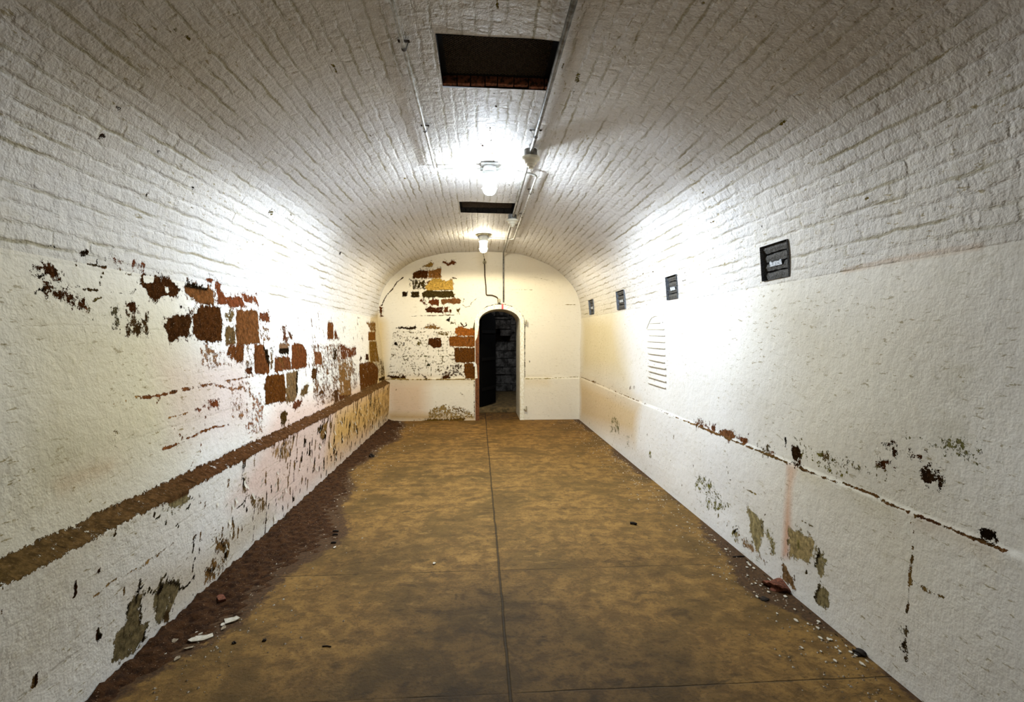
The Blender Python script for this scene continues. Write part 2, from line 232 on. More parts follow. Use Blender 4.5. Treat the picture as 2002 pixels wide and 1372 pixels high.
ROOM_L = [   # (crop, level, colour, width in photo px, points)
 ('A', .62, (60, 48, 30), 3, [(600, 245), (720, 255), (850, 290)]), ('A', .58, (90, 74, 40), 5, [(460, 210), (470, 260), (500, 330)]), ('A', .62, (70, 60, 34), 4, [(830, 340), (790, 420), (760, 530)]),
 ('A', .62, (60, 48, 30), 3, [(1235, 410), (1255, 500), (1250, 600), (1160, 640)]), ('A', .6, (60, 48, 30), 3.5, [(510, 545), (560, 580), (640, 580), (760, 600)]), ('A', .55, (96, 80, 40), 4, [(960, 290), (1060, 340), (1190, 390)]),
 ('A', .58, (70, 60, 34), 4, [(830, 590), (960, 620), (1060, 650)]), ('A', .58, (96, 82, 44), 4, [(680, 740), (770, 700), (790, 690)]), ('A', .6, (70, 50, 30), 2.5, [(200, 320), (250, 350), (310, 385)]),
 ('F', .80, (120, 72, 44), 6, [(600, 990), (700, 978), (760, 965), (830, 948)]), ('F', .74, (120, 74, 48), 5, [(860, 942), (950, 925), (1050, 905)]), ('F', .68, (140, 92, 64), 5, [(1060, 912), (1150, 935), (1240, 930)]),
 ('F', .74, (130, 80, 50), 4.5, [(730, 1300), (790, 1285), (840, 1260), (900, 1235), (960, 1200), (1050, 1170), (1140, 1155)]), ('F', .62, (130, 84, 50), 3.5, [(780, 1150), (815, 1190), (850, 1240)]), ('F', .55, (190, 140, 80), 4, [(340, 1030), (500, 1010), (590, 985)]),
 ('F', .6, (160, 110, 60), 3, [(770, 1110), (880, 1085)]), ('F', .66, (120, 74, 44), 4, [(700, 1030), (725, 990)]), ('F', .6, (140, 90, 56), 4, [(1110, 895), (1290, 855)]), ('F', .55, (120, 74, 44), 3, [(985, 1160), (990, 1100)]), ('F', .6, (120, 74, 44), 3, [(960, 1320), (965, 1240)]),
 ('G', .66, (150, 112, 74), 2.5, [(850, 235), (880, 165), (905, 110)]), ('G', .7, (150, 118, 76), 4, [(310, 950), (380, 890), (450, 840), (560, 790), (660, 720), (760, 650)]),
 ('G', .9, BK, 2, [(853, 330), (866, 378), (885, 385), (835, 450)]), ('G', .9, BK, 2, [(720, 830), (730, 862), (800, 880)]), ('G', .9, BK, 2.5, [(800, 872), (812, 905), (850, 895), (890, 840)]),
 ('G', .9, BK, 3, [(592, 945), (572, 1060), (575, 1110)]), ('G', .9, BK, 2.4, [(1316, 280), (1316, 420), (1313, 580)]), ('G', .85, BK, 2.5, [(1245, 440), (1232, 500), (1245, 560), (1240, 620)]),
 ('G', .8, (60, 48, 34), 4, [(445, 530), (425, 600), (405, 612)]), ('G', .8, BK, 1.6, [(335, 600), (380, 560), (450, 525)]), ('G', .9, BK, 2.4, [(895, 720), (888, 790), (893, 850)]), ('G', .85, BK, 2.4, [(930, 620), (920, 700)]), ('G', .85, BK, 2.6, [(1050, 618), (1070, 660), (1100, 655)]),
 ('G', .85, BK, 1.8, [(620, 910), (650, 935), (690, 930), (700, 900)]), ('G', .85, BK, 1.8, [(505, 1010), (512, 1040)]), ('G', .85, BK, 1.8, [(565, 860), (575, 890), (585, 895)]), ('G', .85, BK, 2, [(545, 1285), (600, 1200), (610, 1150)]),
 ('G', .8, BK, 1.8, [(780, 990), (765, 1040)]), ('G', .85, BK, 2, [(870, 920), (900, 955), (930, 935)]), ('G', .85, BK, 2, [(960, 790), (985, 805), (1015, 785)]), ('G', .8, BK, 2, [(770, 535), (790, 545)]), ('G', .8, BK, 3, [(870, 590), (900, 600)]),
 ('G', .8, BK, 2, [(655, 460), (660, 490), (690, 485)]), ('G', .75, BK, 2, [(715, 500), (720, 535)]), ('G', .8, BK, 2, [(1140, 440), (1185, 400)]), ('G', .8, BK, 2, [(1370, 360), (1380, 430)]), ('G', .8, BK, 2, [(1420, 420), (1422, 480)]),
 ('H', .80, (110, 84, 54), 1.6, [(0, 60), (170, 132), (400, 226), (540, 282)]), ('H', .85, (96, 70, 44), 2.6, [(600, 305), (700, 345), (780, 378), (880, 405), (960, 440), (1100, 510), (1180, 545)]), ('H', .9, (70, 46, 34), 5, [(1215, 560), (1280, 585), (1350, 608)]), ('H', .85, (90, 64, 40), 3.5, [(1350, 608), (1450, 650), (1573, 702), (1680, 745)]),
 ('H', .95, BK, 2.4, [(716, 745), (707, 795), (690, 838)]), ('H', .8, (60, 50, 38), 1.5, [(685, 1000), (712, 938)]), ('H', .75, (80, 60, 44), 1.3, [(552, 650), (546, 775)]), ('H', .72, (100, 78, 50), 1.6, [(1205, 562), (1190, 600), (1200, 650)]), ('H', .66, (110, 88, 56), 1.6, [(1195, 700), (1190, 900), (1180, 1020)]),
 ('H', .8, (80, 64, 44), 2.2, [(1185, 1010), (1182, 1090)]), ('H', .7, (70, 56, 40), 1.6, [(1178, 1150), (1172, 1350)]), ('H', .85, BK, 3, [(1160, 1250), (1165, 1310)]), ('H', .7, (120, 96, 60), 3.5, [(1200, 912), (1290, 965), (1380, 1010)]), ('H', .55, (120, 100, 66), 2.5, [(1380, 1010), (1460, 1060)]),
 ('H', .65, (140, 120, 70), 2.5, [(280, 405), (380, 455)]), ('H', .65, (110, 92, 50), 2, [(625, 592), (690, 625)]), ('H', .65, (110, 92, 50), 2, [(220, 370), (243, 380)]), ('H', .8, BK, 1.6, [(255, 650), (276, 632)]), ('H', .7, (70, 60, 40), 1.5, [(418, 600), (425, 560)]), ('H', .8, (60, 50, 38), 1.5, [(690, 990), (700, 1035)]),
 ('H', .75, BK, 1.8, [(642, 872), (650, 850)]), ('H', .55, (130, 116, 60), 2, [(960, 825), (975, 795)]), ('O', .70, (130, 100, 50), 1.6, [(108, 885), (300, 965), (450, 1030), (620, 1100), (760, 1160)]),
 ('K', .85, BK, 1.8, [(998, 1110), (1000, 1200)]), ('K', .85, BK, 1.8, [(900, 1150), (905, 1215)]), ('K', .8, BK, 2, [(1205, 880), (1203, 1060)]), ('K', .8, BK, 2, [(1290, 1020), (1280, 1090)]), ('K', .7, (60, 44, 24), 2.5, [(1435, 50), (1360, 120), (1300, 190)]), ('K', .7, (90, 50, 26), 4, [(1300, 220), (1325, 290)]),
 ('P', .62, BK, 2, [(965, 500), (968, 505)]), ('P', .55, (96, 84, 40), 3, [(958, 250), (966, 330)]), ('P', .8, BK, 3, [(968, 203), (970, 208)]), ('P', .7, BK, 2.5, [(940, 282), (944, 288)]), ('P', .55, (100, 88, 50), 3, [(960, 180), (1035, 190)]),
 ('P', .55, (100, 96, 50), 2.5, [(1118, 195), (1130, 160), (1140, 120)]),
]
ROOM_H = [('A', [(1360, 420), (1430, 400), (1490, 410), (1490, 480), (1420, 518), (1372, 500)]), ('A', [(1310, 580), (1380, 580), (1400, 680), (1340, 660)]), ('A', [(1650, 550), (1700, 550), (1690, 640), (1655, 640)])]
# soft stains that colour the paint: (crop, strength, colour, softness in metres, points)
ROOM_S = [
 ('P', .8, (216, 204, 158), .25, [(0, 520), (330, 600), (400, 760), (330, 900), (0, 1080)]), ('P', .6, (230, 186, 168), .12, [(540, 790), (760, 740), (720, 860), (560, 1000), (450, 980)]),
 ('P', 1.0, (222, 182, 112), .2, [(650, 800), (760, 740), (760, 825), (640, 900)]), ('P', .7, (206, 176, 96), .05, [(725, 620), (752, 600), (757, 745), (722, 770)]),
 ('P', .5, (226, 196, 190), .12, [(300, 690), (480, 700), (500, 830), (340, 860)]), ('P', .4, (222, 184, 140), .08, [(120, 920), (230, 890), (240, 910), (130, 950)]), ('G', .9, (180, 124, 66), .035, [(60, 290), (260, 200), (400, 165), (390, 205), (250, 260), (100, 330)]),
 ('G', .5, (150, 148, 110), .1, [(0, 30), (300, 10), (330, 100), (100, 240), (0, 200)]), ('P', .75, (230, 210, 150), .35, [(1135, 600), (1200, 590), (1230, 760), (1135, 740)]), ('P', .8, (226, 196, 140), .15, [(1135, 740), (1250, 790), (1240, 860), (1135, 820)]),
 ('H', 1.0, (224, 136, 92), .03, [(545, 300), (590, 305), (570, 430), (565, 640), (548, 780), (520, 780), (535, 600), (545, 430)]), ('H', .6, (226, 156, 140), .03, [(545, 300), (600, 305), (580, 350), (550, 350)]),
 ('H', .6, (196, 184, 140), .05, [(860, 430), (960, 440), (1100, 520), (1080, 570), (950, 540)]), ('H', .6, (206, 166, 146), .04, [(1200, 565), (1340, 615), (1320, 650), (1220, 620)]), ('H', .5, (206, 176, 130), .04, [(1340, 610), (1640, 740), (1640, 800), (1400, 680)]),
 ('H', .5, (216, 200, 140), .03, [(600, 310), (760, 380), (740, 400), (620, 360)]), ('N', 1.0, (204, 128, 44), .014, [(440, 262), (700, 203), (870, 170), (1050, 140), (1260, 108), (1260, 132), (1050, 160), (870, 190), (700, 215), (450, 275)]),
 ('N', .45, (170, 168, 140), .04, [(1010, 300), (1130, 300), (1140, 330), (1040, 325)]), ('N', .5, (150, 150, 130), .04, [(1060, 930), (1130, 960), (1130, 1000), (1070, 970)]), ('N', .5, (150, 150, 126), .05, [(1040, 1140), (1120, 1160), (1120, 1190), (1050, 1170)]),
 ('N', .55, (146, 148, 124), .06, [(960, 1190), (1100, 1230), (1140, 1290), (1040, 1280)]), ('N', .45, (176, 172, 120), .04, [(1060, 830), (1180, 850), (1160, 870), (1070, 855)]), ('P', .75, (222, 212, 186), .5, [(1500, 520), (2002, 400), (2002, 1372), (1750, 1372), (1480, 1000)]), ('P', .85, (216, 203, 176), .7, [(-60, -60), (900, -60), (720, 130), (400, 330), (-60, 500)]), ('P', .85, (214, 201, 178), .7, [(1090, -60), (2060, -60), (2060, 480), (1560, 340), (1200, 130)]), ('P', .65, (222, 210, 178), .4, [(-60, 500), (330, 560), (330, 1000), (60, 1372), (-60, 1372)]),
 ('P', .5, (236, 216, 150), .25, [(745, 560), (800, 520), (860, 505), (830, 500), (760, 530)]), ('G', .5, (206, 186, 150), .08, [(500, 900), (960, 700), (1300, 380), (1372, 480), (900, 1040), (640, 1150)]),
]
BACK_P = [
 ('D', 1, (78, 44, 20), [(610, 490), (620, 400), (740, 350), (880, 360), (885, 490)]), ('D', .95, (148, 102, 60), [(895, 360), (1000, 350), (1050, 320), (1130, 320), (1110, 400), (1130, 480), (1050, 490), (890, 490)]),
 ('D', .62, (60, 48, 26), [(580, 510), (840, 510), (850, 700), (590, 720)]), ('D', .95, (104, 58, 28), [(860, 560), (960, 520), (970, 620), (900, 640)]), ('D', 1, (196, 160, 90), [(850, 650), (970, 510), (1090, 500), (1200, 545), (1320, 515), (1340, 705), (870, 712)]),
 ('D', .95, (50, 38, 20), [(590, 728), (730, 730), (730, 835), (590, 830)]), ('D', .95, (36, 24, 14), [(420, 730), (510, 745), (500, 820), (430, 820)]), ('D', 1, (66, 54, 30), [(780, 760), (850, 722), (1320, 718), (1360, 832), (800, 832)]),
 ('D', .68, (96, 48, 26), [(720, 870), (820, 870), (850, 970), (780, 930)]), ('D', .88, (98, 50, 26), [(890, 900), (980, 870), (1080, 870), (1080, 980), (1000, 970), (900, 930)]), ('D', .95, (122, 82, 54), [(1110, 870), (1360, 850), (1470, 870), (1470, 950), (1350, 950), (1250, 920), (1140, 965)]),
 ('D', .9, (72, 36, 20), [(820, 1050), (900, 1010), (1150, 1010), (1150, 1110), (900, 1100)]), ('D', .95, (100, 56, 34), [(1180, 1010), (1240, 1010), (1230, 1100), (1180, 1100)]), ('D', .95, (80, 40, 22), [(1270, 1050), (1300, 1050), (1300, 1100), (1270, 1100)]), ('D', .9, (90, 72, 36), [(1390, 1040), (1450, 1035), (1445, 1115), (1400, 1100)]),
 ('D', 1, (112, 66, 42), [(1135, 215), (1170, 170), (1210, 210), (1250, 235), (1320, 180), (1370, 200), (1360, 240), (1300, 240), (1240, 278), (1190, 235)]), ('D', .9, (156, 124, 70), [(800, 278), (940, 205), (985, 250), (930, 288)]), ('D', .75, (100, 56, 30), [(0, 950), (60, 1020), (65, 1180), (25, 1160)]),
 ('D', .9, BK, [(1210, 1245), (1280, 1185), (1262, 1265)]), ('D', .7, (90, 84, 44), [(1300, 1280), (1360, 1260), (1380, 1300), (1330, 1320)]), ('D', .5, (80, 60, 36), [(540, 480), (620, 500), (600, 700), (520, 640)]),
 ('E', .95, (44, 28, 16), [(310, 190), (400, 165), (480, 195), (650, 165), (672, 128), (662, 212), (520, 218)]), ('E', .74, (136, 98, 52), [(780, 190), (930, 130), (1070, 180), (1160, 210), (900, 215)]), ('E', .5, (110, 96, 44), [(500, 230), (850, 240), (840, 310), (520, 300)]),
 ('E', .56, (136, 104, 50), [(1000, 240), (1260, 240), (1260, 340), (980, 330)]), ('E', 1, (156, 92, 42), [(1380, 215), (1430, 168), (1520, 188), (1580, 212), (1730, 190), (1730, 325), (1420, 332), (1370, 260)]), ('E', .95, (130, 78, 36), [(1260, 360), (1340, 350), (1730, 347), (1730, 525), (1270, 520)]),
 ('E', 1, (96, 58, 26), [(1350, 545), (1730, 545), (1730, 805), (1370, 805)]), ('E', 1, (102, 62, 28), [(1540, 830), (1730, 820), (1730, 1098), (1560, 1092), (1530, 960)]), ('E', .9, (78, 44, 22), [(900, 380), (1060, 360), (1120, 370), (1130, 530), (980, 550), (890, 470)]),
 ('E', .58, (70, 46, 30), [(1170, 900), (1280, 840), (1500, 830), (1530, 1060), (1130, 1085)]), ('E', .95, (60, 36, 18), [(160, 1050), (330, 1050), (390, 1085), (440, 1035), (480, 1060), (480, 1106), (260, 1102)]), ('E', .85, (50, 50, 26), [(858, 870), (880, 815), (935, 830), (920, 880)]),
 ('E', .5, (90, 66, 40), [(990, 900), (1120, 900), (1110, 1010), (1000, 1000)]), ('E', .33, (120, 100, 60), [(240, 220), (1380, 220), (1380, 1080), (600, 1090), (160, 1040)]), ('E', .9, BK, [(275, 495), (310, 425), (345, 500)]), ('E', .8, (110, 96, 54), [(680, 470), (720, 430), (750, 460), (720, 500)]),
 ('E', .85, BK, [(440, 450), (465, 450), (460, 500)]), ('E', .85, (70, 50, 26), [(640, 380), (700, 375), (680, 405)]), ('E', .8, DK, [(780, 1045), (860, 1050), (850, 1090)]), ('E', .9, DK, [(1130, 1060), (1200, 1030), (1290, 1085), (1140, 1095)]),
 ('Q', .50, (170, 140, 90), [(440, 1220), (560, 1180), (650, 1190), (760, 1240), (770, 1290), (430, 1290)]), ('Q', .6, (140, 112, 76), [(640, 1200), (700, 1230), (690, 1265), (640, 1240)]), ('Q', .8, (110, 84, 40), [(480, 1290), (700, 1285), (700, 1310), (300, 1320)]), ('Q', .6, (130, 110, 60), [(655, 1095), (680, 1100), (700, 1125), (670, 1120)]),
]
BACK_L = [('T', .72, (70, 76, 40), 1.4, [(132, 430), (134, 395), (146, 335), (186, 258), (258, 202), (330, 181), (400, 173), (470, 183), (555, 218), (617, 285), (640, 350), (640, 700), (642, 905)]), ('T', .7, (90, 84, 44), 1.3, [(140, 1300), (136, 1100), (137, 940)]), ('D', .66, (80, 60, 34), 1.4, [(550, 1180), (700, 1165), (1350, 1150)]), ('D', .72, (60, 44, 24), 2, [(440, 480), (330, 560), (240, 700), (150, 790), (100, 880), (60, 980)]), ('E', .68, (96, 96, 50), 1.3, [(420, 700), (520, 690), (640, 690), (860, 692), (1000, 690), (1260, 690)]),
 ('E', .7, (96, 90, 50), 1.2, [(845, 700), (850, 870)]), ('E', .75, (80, 84, 44), 1.4, [(945, 900), (945, 1050)]), ('E', .7, (110, 104, 50), 1.3, [(1150, 700), (1150, 800)]), ('E', .7, (90, 100, 60), 1.3, [(1070, 580), (1070, 680)]), ('E', .75, (150, 124, 70), 1.8, [(120, 1108), (700, 1112), (1725, 1108)]),
 ('D', .7, (96, 74, 40), 1.2, [(1470, 850), (1530, 860), (1500, 960), (1560, 1010), (1640, 990), (1660, 930), (1760, 850)]), ('D', .8, BK, 1.6, [(1320, 480), (1390, 495)]), ('E', .85, BK, 1.6, [(1470, 100), (1530, 170), (1580, 140), (1560, 105)]), ('Q', .66, (150, 140, 60), 1.2, [(1140, 1002), (1300, 1000), (1545, 988)]),
 ('Q', .5, (200, 190, 160), 1.3, [(985, 355), (1190, 357)]), ('Q', .5, (200, 184, 150), 1.3, [(1140, 262), (1210, 266), (1350, 298)]), ('Q', .7, (180, 160, 100), 1.3, [(1430, 465), (1500, 465)]), ('Q', .8, (60, 70, 40), 1.5, [(1167, 872), (1169, 885)]), ('Q', .5, (190, 160, 90), 1.3, [(455, 1125), (500, 1180), (480, 1215)]),
 ('Q', .6, (130, 110, 80), 1.2, [(195, 1065), (210, 1070), (200, 1090)])]
BACK_S = [('P', .25, (232, 214, 168), .5, [(740, 500), (1140, 500), (1140, 820), (740, 820)]), ('Q', .9, (222, 190, 100), .12, [(60, 540), (110, 600), (120, 1000), (80, 1000)]), ('Q', .7, (228, 194, 160), .15, [(120, 1010), (420, 1010), (420, 1280), (150, 1290)]), ('Q', .4, (214, 190, 130), .08, [(120, 990), (760, 1000), (760, 1030), (130, 1030)]),
 ('Q', .4, (232, 206, 140), .1, [(1140, 1005), (1300, 1003), (1300, 1040), (1140, 1040)]), ('Q', .9, (200, 166, 104), .07, [(150, 1250), (780, 1270), (780, 1300), (150, 1300)])]

def sdf(P, Q):                                               # signed distance, negative inside
    Q = np.asarray(Q); n = len(Q); d2 = np.full(len(P), 1e9); ins = np.zeros(len(P), bool)
    for i in range(n):
        a, b = Q[i], Q[(i + 1) % n]; e = b - a; wv = P - a
        t = np.clip((wv @ e) / max(e @ e, 1e-12), 0, 1); d2 = np.minimum(d2, ((wv - t[:, None] * e) ** 2).sum(1))
        c = (a[1] > P[:, 1]) != (b[1] > P[:, 1])
        with np.errstate(divide='ignore', invalid='ignore'):
            ins ^= c & (P[:, 0] < (b[0] - a[0]) * (P[:, 1] - a[1]) / (b[1] - a[1]) + a[0])
    d = np.sqrt(d2); return np.where(ins, -d, d)
def seg_dist(P, Q):
    d2 = np.full(len(P), 1e9)
    for a, b in zip(Q, Q[1:]):
        a = np.asarray(a); b = np.asarray(b); e = b - a; wv = P - a
        t = np.clip((wv @ e) / max(e @ e, 1e-12), 0, 1); d2 = np.minimum(d2, ((wv - t[:, None] * e) ** 2).sum(1))
    return np.sqrt(d2)
def near(P, Q, m):
    Q = np.asarray(Q); return np.where((P[:, 0] > Q[:, 0].min() - m) & (P[:, 0] < Q[:, 0].max() + m) & (P[:, 1] > Q[:, 1].min() - m) & (P[:, 1] < Q[:, 1].max() + m))[0]
def paint(P, polys, lines, stains, mapf, ticks=(), holes=(), edge=.018, pxm=None):
    bare = np.zeros(len(P)); stone = np.tile(np.array(lin(BR)), (len(P), 1)); st = np.ones((len(P), 4)); st[:, 3] = 0
    for c, k, colr, soft, pts in stains:
        Q = np.array([mapf(*cpx(c, p)) for p in pts]); I = near(P, Q, soft * 1.5)
        if not len(I): continue
        a = k * np.clip(.5 - sdf(P[I], Q) / (2 * soft), 0, 1); L = np.array(lin(colr))[:3]
        st[I, :3] = np.where(a[:, None] > 0, st[I, :3] * (1 - a[:, None]) + L * a[:, None], st[I, :3])
    def put(I, v, L):
        up = v > bare[I]; bare[I[up]] = v[up]
        m = v > .18; stone[I[m]] = L
    for c, lv, colr, pts in sorted(polys, key=lambda m: m[1] > .56):
        Q = np.array([mapf(*cpx(c, p)) for p in pts]); I = near(P, Q, .06)
        if not len(I): continue
        e = edge if lv > .62 else .03
        if lv > .62 and colr is not BK and P.shape[0] != 0:
            J = near(P, Q, .10); L2_ = np.array(lin(colr)); hv = .40 * np.clip(1 - sdf(P[J], Q) / .09, 0, 1); fresh = bare[J] < .03
            up = hv > bare[J]; bare[J[up]] = hv[up]; stone[J[fresh]] = L2_
        put(I, lv * np.clip(.5 - sdf(P[I], Q) / (2 * e) + (.12 if lv > .62 else 0), 0, 1), np.array(lin(colr)))
    for c, lv, colr, wpx, pts in lines:
        px = [cpx(c, p) for p in pts]; Q = np.array([mapf(*p) for p in px]); mid = px[len(px) // 2]
        hw = max(wpx * .5 * pxm(*mid), .006); I = near(P, Q, hw + .03)
        if not len(I): continue
        put(I, lv * np.clip(1.25 - seg_dist(P[I], Q) / (hw * 1.6), 0, 1), np.array(lin(colr)))
    for Q, lv, L, hw in ticks:
        I = near(P, Q, hw + .02)
        if len(I): put(I, lv * np.clip(1.25 - seg_dist(P[I], Q) / (hw * 1.6), 0, 1), np.array(L))
    for c, pts in holes:
        Q = np.array([mapf(*cpx(c, p)) for p in pts]); I = near(P, Q, .05)
        if len(I): bare[I] = np.minimum(bare[I], np.clip(.45 + sdf(P[I], Q) / .02, 0, 1))
    return bare, stone, st

def grid_obj(name, us, vs, pos, mat, P2=None, attrs=None, holes=(), parent=None):
    us = np.asarray(us); vs = np.asarray(vs); nu, nv = len(us), len(vs)
    U, V = np.meshgrid(us, vs, indexing='ij'); U = U.ravel(); V = V.ravel()
    co = pos(U, V); P = np.column_stack([U, V])
    i, j = np.meshgrid(np.arange(nu - 1), np.arange(nv - 1), indexing='ij'); i = i.ravel(); j = j.ravel()
    cu = (us[i] + us[i + 1]) / 2; cv = (vs[j] + vs[j + 1]) / 2; keep = np.ones(len(i), bool)
    for h in holes: keep &= ~h(cu, cv)
    i = i[keep]; j = j[keep]; a = i * nv + j
    fc = np.column_stack([a, a + nv, a + nv + 1, a + 1])
    me = bpy.data.meshes.new(name); me.vertices.add(len(co)); me.vertices.foreach_set('co', co.ravel())
    me.loops.add(fc.size); me.loops.foreach_set('vertex_index', fc.ravel()); me.polygons.add(len(fc))
    me.polygons.foreach_set('loop_start', np.arange(0, fc.size, 4)); me.polygons.foreach_set('loop_total', np.full(len(fc), 4))
    me.polygons.foreach_set('use_smooth', np.ones(len(fc), bool)); me.update(calc_edges=True); me.validate()
    uv = me.attributes.new('flat', 'FLOAT_VECTOR', 'POINT'); uv.data.foreach_set('vector', np.column_stack([U, V, U * 0]).ravel())
    if attrs:
        bare, stone, st = attrs(P)
        at = me.attributes.new('bare', 'FLOAT', 'POINT'); at.data.foreach_set('value', bare)
        at = me.attributes.new('stone', 'FLOAT_COLOR', 'POINT'); at.data.foreach_set('color', stone.ravel())
        at = me.attributes.new('stain', 'FLOAT_COLOR', 'POINT'); at.data.foreach_set('color', st.ravel())
    me.materials.append(mat)
    o = bpy.data.objects.new(name, me); COL.objects.link(o)
    if parent: o.parent = parent
    bm = bmesh.new(); bm.from_mesh(me)
    loose = [v for v in bm.verts if not v.link_faces]; bmesh.ops.delete(bm, geom=loose, context='VERTS'); bm.to_mesh(me); bm.free()
    return o
def steps(a, b, d, extra=()):
    L = list(np.linspace(a, b, max(2, int(round((b - a) / d)) + 1)))
    for e in extra:
        if a < e < b:
            L = [x for x in L if abs(x - e) > d * .45 or x in (a, b)]; L.append(e)
    return np.array(sorted(L))

# ------------------------------------------------------------------ materials
class NT:
    def __init__(s, name):
        s.m = bpy.data.materials.new(name); s.m.use_nodes = True; s.t = s.m.node_tree; s.t.nodes.clear()
        s.out = s.n('ShaderNodeOutputMaterial'); s.b = s.n('ShaderNodeBsdfPrincipled'); s.l(s.b.outputs[0], s.out.inputs[0])
    def n(s, t, **k):
        q = s.t.nodes.new(t)
        for a, v in k.items(): setattr(q, a, v)
        return q
    def l(s, a, b): s.t.links.new(a, b)
    def val(s, sock, v):
        if hasattr(v, 'is_output') or isinstance(v, bpy.types.NodeSocket): s.l(v, sock)
        else: sock.default_value = v
    def math(s, op, a, b=0.0, c=None, clamp=False):
        q = s.n('ShaderNodeMath', operation=op, use_clamp=clamp); s.val(q.inputs[0], a); s.val(q.inputs[1], b)
        if c is not None: s.val(q.inputs[2], c)
        return q.outputs[0]
    def noise(s, vec, scale, detail=3.0, rough=.55, dist=0.0):
        q = s.n('ShaderNodeTexNoise'); s.l(vec, q.inputs['Vector']); q.inputs['Scale'].default_value = scale; q.inputs['Detail'].default_value = detail
        q.inputs['Roughness'].default_value = rough; q.inputs['Distortion'].default_value = dist; return q.outputs[0]
    def ramp(s, f, a, b, lo=0.0, hi=1.0):
        q = s.n('ShaderNodeMapRange', clamp=True, interpolation_type='SMOOTHSTEP'); s.val(q.inputs[0], f); q.inputs[1].default_value = a; q.inputs[2].default_value = b
        s.val(q.inputs[3], lo); s.val(q.inputs[4], hi); return q.outputs[0]
    def mix(s, f, a, b, mode='MIX'):
        q = s.n('ShaderNodeMix', data_type='RGBA', blend_type=mode); s.val(q.inputs[0], f)
        for i, v in ((6, a), (7, b)):
            if isinstance(v, tuple): q.inputs[i].default_value = v
            else: s.l(v, q.inputs[i])
        return q.outputs[2]
    def scale(s, vec, v3):
        q = s.n('ShaderNodeVectorMath', operation='MULTIPLY'); s.l(vec, q.inputs[0]); q.inputs[1].default_value = v3; return q.outputs[0]
    def bump(s, h, strength, dist, normal=None):
        q = s.n('ShaderNodeBump'); s.l(h, q.inputs['Height']); q.inputs['Strength'].default_value = strength; q.inputs['Distance'].default_value = dist
        if normal is not None: s.l(normal, q.inputs['Normal'])
        return q.outputs[0]
    def attr(s, name, out='Color'): q = s.n('ShaderNodeAttribute', attribute_name=name); return q.outputs[out]

